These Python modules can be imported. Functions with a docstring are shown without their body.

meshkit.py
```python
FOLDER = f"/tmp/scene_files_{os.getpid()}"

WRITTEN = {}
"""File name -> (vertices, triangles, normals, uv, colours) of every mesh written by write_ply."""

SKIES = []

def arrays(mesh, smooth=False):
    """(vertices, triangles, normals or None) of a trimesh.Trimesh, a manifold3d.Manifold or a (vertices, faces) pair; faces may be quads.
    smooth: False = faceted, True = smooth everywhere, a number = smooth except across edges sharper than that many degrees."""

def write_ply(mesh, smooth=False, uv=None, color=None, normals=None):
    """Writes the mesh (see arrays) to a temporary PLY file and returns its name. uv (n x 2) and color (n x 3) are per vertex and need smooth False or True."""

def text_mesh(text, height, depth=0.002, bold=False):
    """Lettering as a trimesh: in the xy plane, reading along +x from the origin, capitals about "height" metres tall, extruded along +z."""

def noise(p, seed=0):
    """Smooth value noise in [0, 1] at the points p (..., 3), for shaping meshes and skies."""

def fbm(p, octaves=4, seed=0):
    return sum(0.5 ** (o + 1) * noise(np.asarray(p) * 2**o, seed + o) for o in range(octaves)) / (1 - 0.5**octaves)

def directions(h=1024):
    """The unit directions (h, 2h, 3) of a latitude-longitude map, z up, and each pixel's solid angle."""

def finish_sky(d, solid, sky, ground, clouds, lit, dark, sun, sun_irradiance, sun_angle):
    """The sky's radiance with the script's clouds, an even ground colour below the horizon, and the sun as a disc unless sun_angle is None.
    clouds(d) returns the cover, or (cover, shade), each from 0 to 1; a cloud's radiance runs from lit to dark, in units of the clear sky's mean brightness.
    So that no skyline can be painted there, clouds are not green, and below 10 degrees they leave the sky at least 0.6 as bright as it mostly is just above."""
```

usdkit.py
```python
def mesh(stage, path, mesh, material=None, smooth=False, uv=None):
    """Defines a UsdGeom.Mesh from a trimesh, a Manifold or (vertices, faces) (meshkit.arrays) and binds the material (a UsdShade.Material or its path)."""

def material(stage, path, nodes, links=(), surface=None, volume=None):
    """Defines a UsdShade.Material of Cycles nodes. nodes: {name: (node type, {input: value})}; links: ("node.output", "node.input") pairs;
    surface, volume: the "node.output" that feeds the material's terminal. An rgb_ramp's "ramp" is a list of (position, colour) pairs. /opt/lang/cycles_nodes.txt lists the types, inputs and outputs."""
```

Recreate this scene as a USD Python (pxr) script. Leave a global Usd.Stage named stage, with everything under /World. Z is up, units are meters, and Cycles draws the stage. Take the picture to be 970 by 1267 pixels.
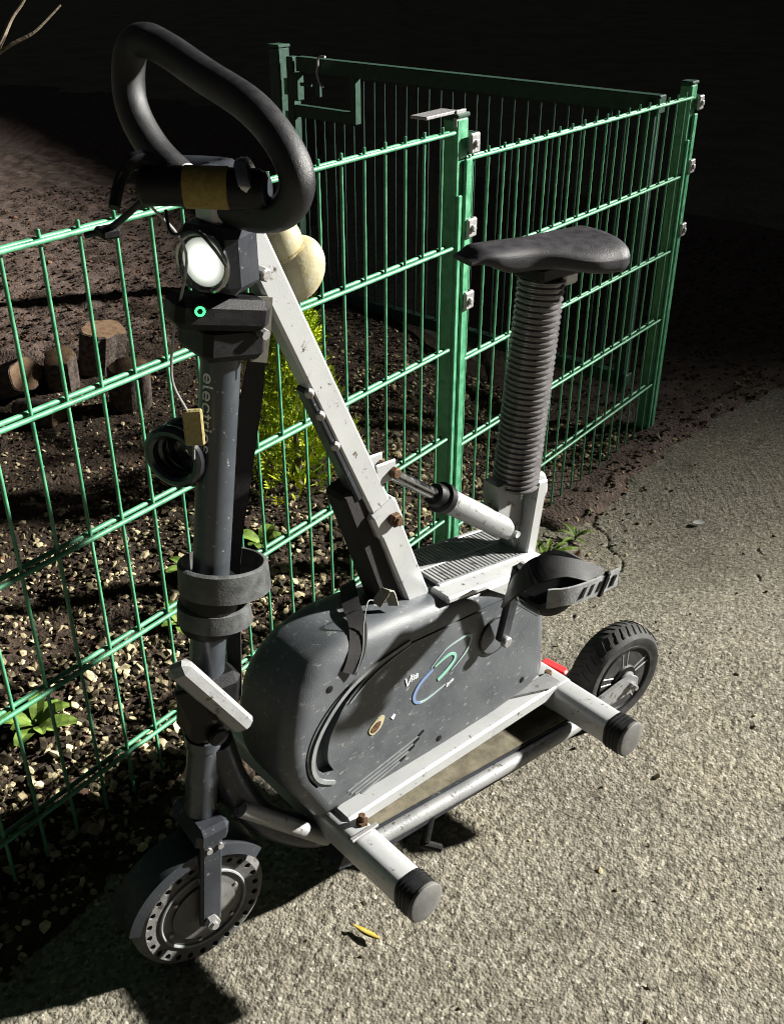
import math, random
import numpy as np, trimesh, manifold3d as m3, shapely
from scipy.spatial import cKDTree
import usdkit, meshkit
from pxr import Usd, UsdGeom, UsdLux, UsdShade, Gf, Sdf

stage = Usd.Stage.CreateInMemory()
UsdGeom.SetStageUpAxis(stage, UsdGeom.Tokens.z)
UsdGeom.Xform.Define(stage, '/World')
R = random.Random(7)
N = np.random.default_rng(11)
A = lambda *v: np.array(v, float)

# ---------------------------------------------------------------- camera, sky, key light
cam = UsdGeom.Camera.Define(stage, '/World/camera')
cam.AddTranslateOp().Set(Gf.Vec3d(0, 0, 1.40))
cam.AddRotateXOp().Set(90 - 30.1)
cam.CreateHorizontalApertureAttr(36.0)
cam.CreateFocalLengthAttr(36.0 * 1264 / 970)
cam.CreateClippingRangeAttr(Gf.Vec2f(0.05, 1000))
cam.CreateExposureAttr(2.15)

LIGHT_EL = math.radians(26)
LA = A(.968, .25); LA /= np.linalg.norm(LA)
TO_LIGHT = A(LA[0] * math.cos(LIGHT_EL), LA[1] * math.cos(LIGHT_EL), math.sin(LIGHT_EL))
usdkit.material(stage, '/World/Looks/night_sky', {
    'sky': ('sky_texture', dict(sky_type='single_scattering', sun_disc=False, sun_elevation=LIGHT_EL,
                                sun_rotation=math.atan2(LA[0], LA[1]), altitude=100.0)),
    'desat': ('hsv', dict(saturation=0.25, value=1.0)),
    'bg': ('background_shader', dict(strength=0.0019))},
    [('sky.color', 'desat.color'), ('desat.color', 'bg.color')], surface='bg.background')
dome = UsdLux.DomeLight.Define(stage, '/World/sky')
dome.CreateIntensityAttr(1.0)
UsdShade.MaterialBindingAPI.Apply(dome.GetPrim()).Bind(UsdShade.Material.Get(stage, '/World/Looks/night_sky'))
key = UsdLux.DistantLight.Define(stage, '/World/key_light')
key.CreateIntensityAttr(1.2)
key.CreateAngleAttr(2.2)
key.CreateNormalizeAttr(True)
key.CreateColorAttr(Gf.Vec3f(1.0, .97, .9))
_x = np.cross(A(0, 0, 1), TO_LIGHT); _x /= np.linalg.norm(_x); _y = np.cross(TO_LIGHT, _x)
key.AddTransformOp().Set(Gf.Matrix4d(*_x, 0, *_y, 0, *TO_LIGHT, 0, 0, 0, 0, 1))

# ---------------------------------------------------------------- materials
ALBEDO = .42                                                   # scales base colours down so less light bounces into the shade
def mat(name, c1, c2=None, scale=30.0, rough=.5, rough2=None, metal=0.0, bump=0.0, bscale=None, detail=4.0, spec=.18, lo=.35, hi=.65, coat=0.0, island=None, speck=None):
    c1 = tuple(x * ALBEDO for x in c1); c2 = c2 and tuple(x * ALBEDO for x in c2)
    n = {'p': ('principled_bsdf', dict(roughness=rough, metallic=metal, specular_ior_level=spec, coat_weight=coat)),
         'g': ('geometry', {})}
    l = []
    if c2 is None:
        n['p'][1]['base_color'] = c1
    else:
        n['t'] = ('noise_texture', dict(scale=scale, detail=detail, roughness=.6))
        n['r'] = ('rgb_ramp', dict(ramp=[(0, c1), (lo, c1), (hi, c2), (1, c2)]))
        l += [('g.position', 't.vector'), ('t.fac', 'r.fac')]
        out = 'r.color'
        if island:
            n['ri'] = ('rgb_ramp', dict(ramp=island))
            n['mx'] = ('mix', dict(mix_type='multiply', fac=1.0))
            n['at'] = ('attribute', dict(attribute='tone'))
            l += [('at.fac', 'ri.fac'), (out, 'mx.color1'), ('ri.color', 'mx.color2')]
            out = 'mx.color'
        if speck:                                               # dust specks, chips and scuffs: (colour, scale, threshold, stretch)
            n['sm'] = ('mapping', dict(scale=speck[3])); n['sn'] = ('noise_texture', dict(scale=speck[1], detail=6.0, roughness=.7))
            n['sr'] = ('map_range', dict(from_min=speck[2], from_max=speck[2] + .05, to_min=0.0, to_max=.8))
            n['sx'] = ('mix', dict(color2=tuple(x * ALBEDO for x in speck[0])))
            l += [('g.position', 'sm.vector'), ('sm.vector', 'sn.vector'), ('sn.fac', 'sr.value'), ('sr.result', 'sx.fac'), (out, 'sx.color1')]
            out = 'sx.color'
        l.append((out, 'p.base_color'))
        if rough2 is not None:
            n['mr'] = ('map_range', dict(from_min=lo, from_max=hi, to_min=rough, to_max=rough2))
            l += [('t.fac', 'mr.value'), ('mr.result', 'p.roughness')]
    if bump:
        n['bt'] = ('noise_texture', dict(scale=bscale or scale * 4, detail=3.0))
        n['b'] = ('bump', dict(strength=1.0, distance=bump))
        l += [('g.position', 'bt.vector'), ('bt.fac', 'b.height'), ('b.normal', 'p.normal')]
    return usdkit.material(stage, '/World/Looks/' + name, n, l, surface='p.BSDF')

def emit(name, col, s):
    return usdkit.material(stage, '/World/Looks/' + name, {'e': ('emission', dict(color=col, strength=s))}, [], surface='e.emission')

M = dict(
    silver=mat('silver_paint', (.8, .82, .835), (.88, .9, .9), 9, .3, .42, .35, .0002, 500, speck=((.2, .15, .11), 70, .61, (1, 1, 1))),
    silver_worn=mat('silver_worn', (.46, .47, .475), (.56, .57, .57), 14, .4, .6, .35, .0004, 300, speck=((.16, .13, .1), 60, .58, (1, 1, 1))),
    chrome=mat('chrome', (.62, .62, .62), (.7, .7, .7), 90, .14, .25, 1.0),
    steel=mat('galvanised', (.55, .54, .54), (.72, .7, .7), 160, .38, .5, .55),
    rust=mat('rusty_bolt', (.15, .07, .035), (.28, .19, .12), 260, .55, .8, .5, .0008, 500),
    housing=mat('housing_plastic', (.115, .127, .142), (.185, .198, .212), 17, .32, .55, 0, .0005, 700, hi=.72, detail=9, spec=.3, speck=((.42, .42, .4), 60, .6, (1, 1, 2.2))),
    dark_plastic=mat('dark_plastic', (.007, .007, .008), (.016, .016, .018), 60, .4, .55, 0, .0004, 700),
    black=mat('black_paint', (.03, .034, .042), (.05, .056, .068), 45, .25, .36, .0, .0002, 500),
    stem_grey=mat('stem_grey', (.075, .087, .103), (.105, .12, .138), 14, .26, .36, .2, .0002, 500, spec=.4, speck=((.5, .5, .48), 130, .63, (1, 1, 1))),
    gunmetal=mat('gunmetal_paint', (.06, .066, .078), (.085, .092, .106), 16, .3, .42, .3, .0002, 500, speck=((.4, .39, .36), 110, .62, (1, 1, 1))),
    cable=mat('blue_black_cable', (.012, .014, .022), (.025, .028, .04), 60, .18, .28, 0, .0002, 400, spec=.5),
    foam=mat('black_foam', (.012, .012, .015), (.02, .02, .024), 120, .38, .5, 0, .0005, 1400, spec=.4),
    rubber=mat('tyre_rubber', (.04, .04, .042), (.085, .083, .08), 55, .6, .8, 0, .0006, 500),
    rubber_grey=mat('grey_rubber', (.15, .15, .148), (.24, .235, .225), 75, .65, .8, 0, .0006, 400, speck=((.07, .06, .05), 60, .58, (1, 1, 1))),
    hub=mat('hub_grey', (.2, .2, .195), (.28, .275, .26), 20, .5, .7, .2, .0003, 300, speck=((.08, .07, .06), 70, .62, (1, 1, 1))),
    bellows=mat('bellows_rubber', (.13, .122, .127), (.2, .19, .195), 70, .2, .3, 0, .0003, 300, spec=.9),
    vinyl=mat('saddle_vinyl', (.045, .043, .05), (.075, .072, .08), 60, .42, .55, 0, .0007, 700),
    webbing=mat('black_webbing', (.03, .028, .03), (.06, .057, .057), 300, .75, .9, 0, .0006, 1500),
    webbing_pale=mat('pale_webbing', (.42, .4, .34), (.55, .53, .46), 300, .75, .9, 0, .0006, 1500),
    band=mat('grey_band', (.07, .073, .075), (.16, .165, .165), 40, .4, .55, 0, .0006, 300),
    grip=mat('dusty_grip_tape', (.17, .15, .105), (.36, .32, .23), 28, .8, .95, 0, .0012, 900, detail=7),
    green=mat('fence_green', (.06, .34, .16), (.17, .56, .31), 38, .34, .5, 0, .0004, 300, spec=.45, detail=8, speck=((.2, .19, .16), 90, .62, (1, 1, 1))),
    green_dark=mat('gate_green', (.03, .08, .055), (.05, .12, .085), 40, .5, .6, 0, .0003, 300),
    cream=mat('cream_rubber', (.62, .54, .3), (.72, .67, .47), 45, .42, .55, 0, .0006, 130),
    tape=mat('yellow_tape', (.33, .23, .05), (.45, .34, .12), 160, .4, .6, 0, .0006, 300),
    flag=mat('straw_tape', (.45, .36, .13), (.62, .53, .26), 190, .55, .7, 0, .0006, 300),
    white_print=mat('white_print', (1.4, 1.4, 1.42), rough=.5),
    blue_print=mat('blue_print', (.27, .38, .66), rough=.5),
    mint_print=mat('mint_print', (.35, .72, .58), rough=.5),
    pale_print=mat('pale_print', (.5, .68, .66), rough=.5),
    trim=mat('trim_grey', (.3, .32, .325), (.4, .42, .425), 60, .35, .45),
    strap_lit_tone=mat('lit_strap_paint', (.34, .35, .36), (.5, .51, .51), 90, .45, .6, 0, .0006, 300),
    red=mat('red_plastic', (.6, .02, .02), rough=.35),
    bark=mat('log_bark', (.07, .052, .045), (.24, .19, .16), 60, .85, .95, 0, .004, 130),
    cut=mat('cut_wood', (.22, .13, .07), (.36, .24, .15), 50, .75, .9, 0, .0015, 200),
    leaf=mat('weed_leaf', (.16, .28, .04), (.34, .48, .1), 60, .55, .7, 0, .0006, 300, island=[(0, (.65, .7, .6)), (1, (1.1, 1.1, 1.1))]),
    thuja=mat('conifer_leaf', (.5, .8, .04), (1.1, 1.15, .08), 26, .6, .75, 0, island=[(0, (.4, .55, .4)), (.5, (.95, 1, .9)), (1, (1.6, 1.5, 1.2))]),
    twig=mat('twig_bark', (.22, .18, .12), (.4, .33, .24), 80, .8, .9, 0, .001, 200),
    yellow_leaf=mat('yellow_leaf', (.5, .36, .05), (.62, .47, .1), 90, .6, .8, 0, .0008, 250),
    brown_leaf=mat('brown_leaf', (.16, .06, .02), (.36, .17, .07), 70, .6, .8, 0, .0008, 250, island=[(0, (.5, .5, .5)), (1, (1.2, 1.2, 1.2))]),
    paper=mat('white_scrap', (.7, .7, .68), rough=.8),
    pebble=mat('pebbles', (.26, .22, .15), (.42, .38, .28), 90, .75, .9, 0, .0008, 500, island=[(0, (.1, .085, .06)), (.35, (.25, .22, .17)), (.55, (1.0, .95, .78)), (1, (2.8, 2.7, 2.3))]),
    litter=mat('bark_chips', (.05, .032, .022), (.12, .075, .05), 70, .85, .95, 0, .001, 300, island=[(0, (.3, .27, .25)), (.5, (.8, .75, .7)), (.85, (1.6, 1.4, 1.25)), (1, (4, 3.5, 3.0))]),
    added_house=mat('added_house_render', (.4, .38, .34), (.48, .46, .42), 3, .9, .95, 0, .004, 60),
    tiles=mat('roof_tiles', (.16, .06, .04), (.24, .1, .07), 4, .85, .95, 0, .02, 12),
    pane=mat('window_pane', (.02, .025, .03), rough=.05),
    kerb=mat('kerb_stone', (.7, .66, .58), (.95, .9, .8), 8, .85, .95, 0, .003, 80),
    led=emit('headlamp_led', (1.0, .98, .92), 34.0),
    green_led=emit('green_led', (.05, 1.0, .18), .8),
    tail_led=emit('tail_led', (1.0, .03, .03), .8),
)
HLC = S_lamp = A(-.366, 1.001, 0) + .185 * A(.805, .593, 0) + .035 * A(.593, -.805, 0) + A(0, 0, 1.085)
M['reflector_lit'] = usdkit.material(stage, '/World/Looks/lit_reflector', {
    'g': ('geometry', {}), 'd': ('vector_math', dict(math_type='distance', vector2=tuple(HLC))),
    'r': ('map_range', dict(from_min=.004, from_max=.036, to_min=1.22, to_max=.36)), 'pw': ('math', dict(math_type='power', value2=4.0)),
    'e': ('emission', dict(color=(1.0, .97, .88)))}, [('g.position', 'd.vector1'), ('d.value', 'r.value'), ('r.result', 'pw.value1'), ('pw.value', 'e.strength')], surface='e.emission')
M['lens'] = usdkit.material(stage, '/World/Looks/clear_lens', {
    't': ('transparent_bsdf', dict(color=(.9, .93, .92))), 'g': ('glossy_bsdf', dict(color=(.9, .9, .9), roughness=.08)),
    'f': ('fresnel', dict(IOR=1.45)), 'm': ('mix_closure', {})},
    [('f.fac', 'm.fac'), ('t.BSDF', 'm.closure1'), ('g.BSDF', 'm.closure2')], surface='m.closure')

# asphalt: mixed pale and dark aggregate in a dusty binder
usdkit.material(stage, '/World/Looks/asphalt', {
    'g': ('geometry', {}), 'p': ('principled_bsdf', dict(roughness=.9, specular_ior_level=.15)),
    'v': ('voronoi_texture', dict(scale=150.0, feature='f1')),
    'bw': ('rgb_to_bw', {}),
    'r': ('rgb_ramp', dict(ramp=[(0, (.042, .038, .031)), (.25, (.094, .086, .069)), (.55, (.138, .128, .104)), (.8, (.187, .174, .144)), (1, (.29, .277, .242))])),
    'n': ('noise_texture', dict(scale=2.2, detail=6.0, roughness=.65)),
    'r2': ('rgb_ramp', dict(ramp=[(0, (.5, .48, .45)), (.38, (.78, .77, .74)), (.5, (.98, .97, .94)), (.62, (1.08, 1.055, .98)), (1, (1.22, 1.17, 1.02))])),
    'mx': ('mix', dict(mix_type='multiply', fac=1.0)),
    'nf': ('noise_texture', dict(scale=420.0, detail=3.0)), 'b': ('bump', dict(strength=1.0, distance=.0012)),
    'va': ('voronoi_texture', dict(scale=190.0, feature='f1')), 'b2': ('bump', dict(strength=1.0, distance=.0017, invert=True))},
    [('g.position', 'v.vector'), ('v.color', 'bw.color'), ('bw.val', 'r.fac'), ('g.position', 'n.vector'), ('n.fac', 'r2.fac'),
     ('r.color', 'mx.color1'), ('r2.color', 'mx.color2'), ('mx.color', 'p.base_color'),
     ('g.position', 'nf.vector'), ('nf.fac', 'b.height'), ('g.position', 'va.vector'), ('va.distance', 'b2.height'), ('b.normal', 'b2.normal'), ('b2.normal', 'p.normal')],
    surface='p.BSDF')
M['asphalt'] = UsdShade.Material.Get(stage, '/World/Looks/asphalt')
M['soil'] = mat('soil', (.03, .02, .014), (.13, .09, .062), 34, .9, .95, 0, .008, 120, detail=8, lo=.3, hi=.75)
M['earth'] = mat('dry_earth', (.1, .068, .056), (.27, .2, .165), 26, .9, .95, 0, .008, 110, detail=8, lo=.3, hi=.75)

# ---------------------------------------------------------------- scene helpers
used = {}
def numbered(parent, name):
    k = used.get((parent, name), 0); used[(parent, name)] = k + 1
    return f'{parent}/{name}' if k == 0 else f'{parent}/{name}_{k:03d}'
base_of = {'/World': A(0, 0, 0)}
def tag(p, label=None, cat=None, group=None, kind=None):
    for k, v in (('label', label), ('category', cat), ('group', group), ('kind', kind)):
        if v: p.SetCustomDataByKey(k, v)
def thing(name, loc, label, cat, group=None):
    path = numbered('/World', name)
    x = UsdGeom.Xform.Define(stage, path); x.AddTranslateOp().Set(Gf.Vec3d(*map(float, loc)))
    base_of[path] = A(*loc); tag(x.GetPrim(), label, cat, group)
    return path
def fix(m):
    if isinstance(m, (list, tuple)): m = trimesh.util.concatenate([fix(x) for x in m])
    if hasattr(m, 'to_mesh'):
        q = m.to_mesh(); m = trimesh.Trimesh(q.vert_properties[:, :3], q.tri_verts, process=False)
    return m
def obj(name, mesh, m, parent='/World', smooth=35, label=None, cat=None, group=None, kind=None, tone=None):
    mesh = fix(mesh).copy()
    path = numbered(parent, name)
    mesh.vertices = mesh.vertices - base_of[parent]
    prim = usdkit.mesh(stage, path, mesh, M[m], smooth=smooth).GetPrim()
    if tone:                                                    # a random tone for every run of so many vertices
        k = len(mesh.vertices); t = np.repeat(N.random(k // tone + 1), tone)[:k]
        UsdGeom.PrimvarsAPI(prim).CreatePrimvar('tone', Sdf.ValueTypeNames.FloatArray, 'vertex').Set([float(x) for x in t])
    base_of[path] = base_of[parent]
    tag(prim, label, cat, group, kind)
    return path

def norm(v): v = np.asarray(v, float); return v / np.linalg.norm(v)
def frame(axis):
    a = norm(axis); h = A(0, 0, 1) if abs(a[2]) < .9 else A(1, 0, 0)
    x = norm(np.cross(h, a)); return x, np.cross(a, x), a
def loft(rings, cap=True, closed=False):
    """Rings (k, n, 3) of equal size joined into one skin."""
    rings = np.asarray(rings, float); k, n = rings.shape[:2]
    f = []
    for i in range(k if closed else k - 1):
        a, b = i * n, ((i + 1) % k) * n
        for j in range(n):
            j2 = (j + 1) % n
            f += [(a + j, a + j2, b + j2), (a + j, b + j2, b + j)]
    v = rings.reshape(-1, 3)
    if cap and not closed:
        c0, c1 = len(v), len(v) + 1
        v = np.vstack([v, rings[0].mean(0), rings[-1].mean(0)])
        for j in range(n):
            j2 = (j + 1) % n
            f += [(c0, j2, j), (c1, (k - 1) * n + j, (k - 1) * n + j2)]
    m = trimesh.Trimesh(v, np.array(f), process=False)
    if m.volume < 0: m.invert()
    return m
def spline(pts, k=6, closed=False):
    p = np.asarray(pts, float); out = []; n = len(p)
    for i in range(n if closed else n - 1):
        g = lambda j: p[j % n] if closed else p[min(max(j, 0), n - 1)]
        p0, p1, p2, p3 = g(i - 1), g(i), g(i + 1), g(i + 2)
        for t in np.arange(k) / k:
            out.append(.5 * ((2 * p1) + (p2 - p0) * t + (2 * p0 - 5 * p1 + 4 * p2 - p3) * t * t + (3 * p1 - p0 - 3 * p2 + p3) * t ** 3))
    if not closed: out.append(p[-1])
    return np.array(out)
def tube(pts, r, n=12, closed=False, cap=True):
    p = np.asarray(pts, float); r = np.broadcast_to(np.asarray(r, float), len(p))
    if closed: t = np.roll(p, -1, 0) - np.roll(p, 1, 0)
    else: t = np.gradient(p, axis=0)
    t /= np.linalg.norm(t, axis=1)[:, None]
    x = frame(t[0])[0]; rings = []
    a = np.arange(n) / n * 2 * np.pi
    for i in range(len(p)):
        x = norm(x - t[i] * (x @ t[i])); y = np.cross(t[i], x)
        rings.append(p[i] + r[i] * (np.cos(a)[:, None] * x + np.sin(a)[:, None] * y))
    return loft(rings, cap, closed)
def cyl(a, b, r, n=20, bev=0.0, r2=None):
    a, b = A(*a), A(*b); r2 = r if r2 is None else r2; d = norm(b - a)
    if bev: return tube([a, a + d * bev, b - d * bev, b], [r - bev, r, r2, r2 - bev], n)
    return tube([a, b], [r, r2], n)
def lathe(prof, o, axis, n=32):
    x, y, z = frame(axis); a = np.arange(n) / n * 2 * np.pi; o = A(*o)
    return loft([o + h * z + r * (np.cos(a)[:, None] * x + np.sin(a)[:, None] * y) for r, h in prof], True)
def torus(o, axis, R_, r, n=40, k=10, squash=1.0):
    x, y, z = frame(axis); a = np.arange(n) / n * 2 * np.pi; o = A(*o)
    b = np.arange(k) / k * 2 * np.pi
    return loft([o + (R_ + r * np.cos(b))[:, None] * (math.cos(t) * x + math.sin(t) * y) + squash * (r * np.sin(b))[:, None] * z for t in a], False, True)
def box(c, ax, half, bev=0.0):
    """Box at c with axes ax (3 rows) and half sizes, its edges cut by bev."""
    ax = np.array([norm(v) for v in ax]); h = np.asarray(half, float); b = min(bev, h.min() * .95)
    pts = []
    for s in np.ndindex(2, 2, 2):
        s = np.array(s) * 2 - 1
        if b == 0: pts.append(s * h)
        else:
            for k in range(3):
                e = h - b; e = e.copy(); e[k] = h[k]; pts.append(s * e)
    return trimesh.convex.convex_hull(A(*c) + np.array(pts) @ ax)
def bar(a, b, w, h, up=(0, 0, 1), bev=.002):
    """Rectangular bar from a to b, w across, h along up."""
    a, b = A(*a), A(*b); d = norm(b - a); s = norm(np.cross(d, up)); v = np.cross(s, d)
    return box((a + b) / 2, (d, s, v), (np.linalg.norm(b - a) / 2, w / 2, h / 2), bev)
def prism(poly, fr, c0, c1):
    """Polygon in (a, b) extruded from c0 to c1; fr maps (a, b, c) to world."""
    g = shapely.Polygon(poly); g = g if g.is_valid else g.buffer(0)
    m = trimesh.creation.extrude_polygon(g, c1 - c0, engine='earcut')
    m.vertices = np.array([fr(x, y, z + c0) for x, y, z in m.vertices])
    if m.volume < 0: m.invert()
    return m
def ellipsoid(c, ax, half, sub=3):
    m = trimesh.creation.icosphere(sub); ax = np.array([norm(v) for v in ax])
    m.vertices = A(*c) + (m.vertices * np.asarray(half)) @ ax
    return m
def ribbon(pts, wdir, w, th=.002):
    p = np.asarray(pts, float); wd = np.asarray(wdir, float)
    wd = np.broadcast_to(wd, p.shape); w = np.broadcast_to(np.asarray(w, float), len(p)); t = np.gradient(p, axis=0); rings = []
    for i in range(len(p)):
        d = norm(t[i]); s = norm(wd[i] - d * (wd[i] @ d)); nn = np.cross(d, s)
        rings.append([p[i] + s * w[i] / 2 + nn * th / 2, p[i] - s * w[i] / 2 + nn * th / 2, p[i] - s * w[i] / 2 - nn * th / 2, p[i] + s * w[i] / 2 - nn * th / 2])
    return loft(rings)
def to_man(m):
    m = fix(m); return m3.Manifold(m3.Mesh(np.asarray(m.vertices, np.float32), np.asarray(m.faces, np.uint32)))
sstep = lambda x, a, b: (lambda t: t * t * (3 - 2 * t))(np.clip((np.asarray(x, float) - a) / (b - a), 0, 1))

# frames: scooter S(u, n, z), exercise bike B(u, n, z), fence Fn(s, t, z)
FO, FU, FN = A(-.366, 1.001, 0), A(.805, .593, 0), A(.593, -.805, 0)
BO, BU, BN = A(-.118, 1.186, 0), A(.751, .66, 0), A(.66, -.751, 0)
GO, GD, GN = A(.113, 2.15, 0), norm(A(.595, .804, 0)), norm(A(.804, -.595, 0))
UP = A(0, 0, 1)
S = lambda u, n, z: FO + u * FU + n * FN + z * UP
B = lambda u, n, z: BO + u * BU + n * BN + z * UP
Fn = lambda s, t, z: GO + s * GD + t * GN + z * UP

# ---------------------------------------------------------------- ground
def base_z(x, y):
    return -.125 * sstep(y, 1.75, 2.5) * sstep(x, -.02, .4)
def grid(xs, ys, zf):
    X, Y = np.meshgrid(xs, ys, indexing='ij')
    v = np.stack([X, Y, zf(X, Y)], -1).reshape(-1, 3)
    i = np.arange(len(xs) * len(ys)).reshape(len(xs), len(ys))
    a, b, c, d = i[:-1, :-1].ravel(), i[1:, :-1].ravel(), i[1:, 1:].ravel(), i[:-1, 1:].ravel()
    return trimesh.Trimesh(v, np.vstack([np.stack([a, b, c], 1), np.stack([a, c, d], 1)]), process=False)
def spread(a, b, step, lo, hi, g=1.18):
    mid = list(np.arange(a, b, step)); d = step
    up, x = [], mid[-1]
    while x < hi: d *= g; x += d; up.append(x)
    dn, x, d = [], mid[0], step
    while x > lo: d *= g; x -= d; dn.append(x)
    return np.array(dn[::-1] + mid + up)
cell = .0082
gx, gy = np.meshgrid(np.arange(-.75, 1.5, cell), np.arange(.72, 2.9, cell))
stones = np.stack([gx.ravel(), gy.ravel()], 1) + N.uniform(-.45, .45, (gx.size, 2)) * cell
samp, srad = N.uniform(.0, .0029, len(stones)), N.uniform(.0036, .0072, len(stones))
tree = cKDTree(stones)
def road_z(X, Y):
    z = base_z(X, Y) + .006 * (meshkit.fbm(np.stack([X * 1.7, Y * 1.7, 0 * X], -1), 3, 4) - .5)
    P = np.stack([X.ravel(), Y.ravel()], 1)
    d, i = tree.query(P, k=2, distance_upper_bound=.02)
    h = np.zeros(len(P))
    for k in range(2):
        ok = i[:, k] < len(stones); ii = np.where(ok, i[:, k], 0)
        h = np.maximum(h, np.where(ok, samp[ii] * np.clip(1 - (d[:, k] / srad[ii]) ** 2, 0, 1) ** .6, 0))
    z = z + h.reshape(X.shape)
    # a few hairline cracks
    for (ax_, ay_, bx_, by_) in ((.42, 1.95, .62, 2.3), (.95, 2.2, 1.02, 2.42), (.62, 2.3, .58, 2.62)):
        t = np.clip(((X - ax_) * (bx_ - ax_) + (Y - ay_) * (by_ - ay_)) / ((bx_ - ax_) ** 2 + (by_ - ay_) ** 2), 0, 1)
        wob = .012 * np.sin(X * 60) + .01 * np.sin(Y * 47 + 1)
        dd = np.hypot(X - ax_ - t * (bx_ - ax_) + wob, Y - ay_ - t * (by_ - ay_))
        z = z - .006 * np.exp(-(dd / .004) ** 2)
    return z
obj('road', grid(spread(-.62, 1.25, ( .0042), -40, 60), spread(.8, 2.6, .0042, -8, 60), road_z), 'asphalt', smooth=True, kind='structure')

def soil_z(X, Y):
    s = (X - GO[0]) * GD[0] + (Y - GO[1]) * GD[1]; t = (X - GO[0]) * GN[0] + (Y - GO[1]) * GN[1]
    edge = .025 * (meshkit.noise(np.stack([s * 9, 0 * s, 0 * s], -1), 3) - .5)
    front = .13 * sstep(s, -.3, -.55)
    e = sstep(t + edge - front, .06, -.03) * sstep(s, 1.55, 1.4)
    P = np.stack([X, Y, 0 * X], -1)
    h = .012 + .05 * (meshkit.fbm(P * 7, 5, 5) - .42) + .012 * (meshkit.fbm(P * 34, 3, 8) - .45)
    far = sstep(Y, 3.3, 3.7) * sstep(X, .2, -.3)
    ph = (X * .73 + Y * .68)
    fur = np.abs(np.sin(ph * np.pi / .21 + 1.2 * meshkit.fbm(P * 1.3, 2, 2)))
    h = h + far * (.01 * fur - .004) + .02 * sstep(Y, 3.25, 3.55) * sstep(X, .2, -.3)
    return base_z(X, Y) + e * h - (1 - e) * .05
obj('soil_bed', grid(spread(-1.6, .5, .013, -9, 1.6, 1.1), spread(1.2, 3.7, .013, -1.5, 14, 1.06), soil_z), 'soil', smooth=True, kind='structure')
earth = shapely.Polygon([(-.35, 3.85), (-.5, 8.8), (-9, 14), (-9, 3), (-2.2, 3.3), (-1.25, 3.42), (-.75, 3.6)])
def patch(poly, step, lift, seed, wob=.05):
    x0, y0, x1, y1 = poly.bounds
    def zf(X, Y):
        P = np.stack([X, Y, 0 * X], -1)
        d = shapely.distance(poly, shapely.points(X, Y)) - np.where(shapely.contains(poly, shapely.points(X, Y)), shapely.distance(poly.boundary, shapely.points(X, Y)), 0)
        d = d + wob * (meshkit.fbm(P * 6, 3, seed) - .5) * 2
        e = sstep(d, .04, -.08)
        return base_z(X, Y) + e * (lift + .03 * (meshkit.fbm(P * 9, 5, seed) - .45)) - (1 - e) * .06, e
    return zf
zf_e = patch(earth, .03, .045, 21)
def earth_z(X, Y):
    z, e = zf_e(X, Y); P = np.stack([X, Y, 0 * X], -1)
    fur = np.abs(np.sin((X * .73 + Y * .68) * np.pi / .15 + 1.4 * meshkit.fbm(P * 1.6, 3, 2)))
    return z + e * (.006 * fur - .002 + .022 * (meshkit.fbm(P * 22, 4, 9) - .45))
obj('ridged_earth', grid(spread(-2.9, -.3, .016, -9, -.2, 1.15), spread(3.3, 7.0, .016, 3, 14, 1.15), earth_z), 'earth', smooth=True, kind='structure')  # ground with low diagonal ridges
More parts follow.
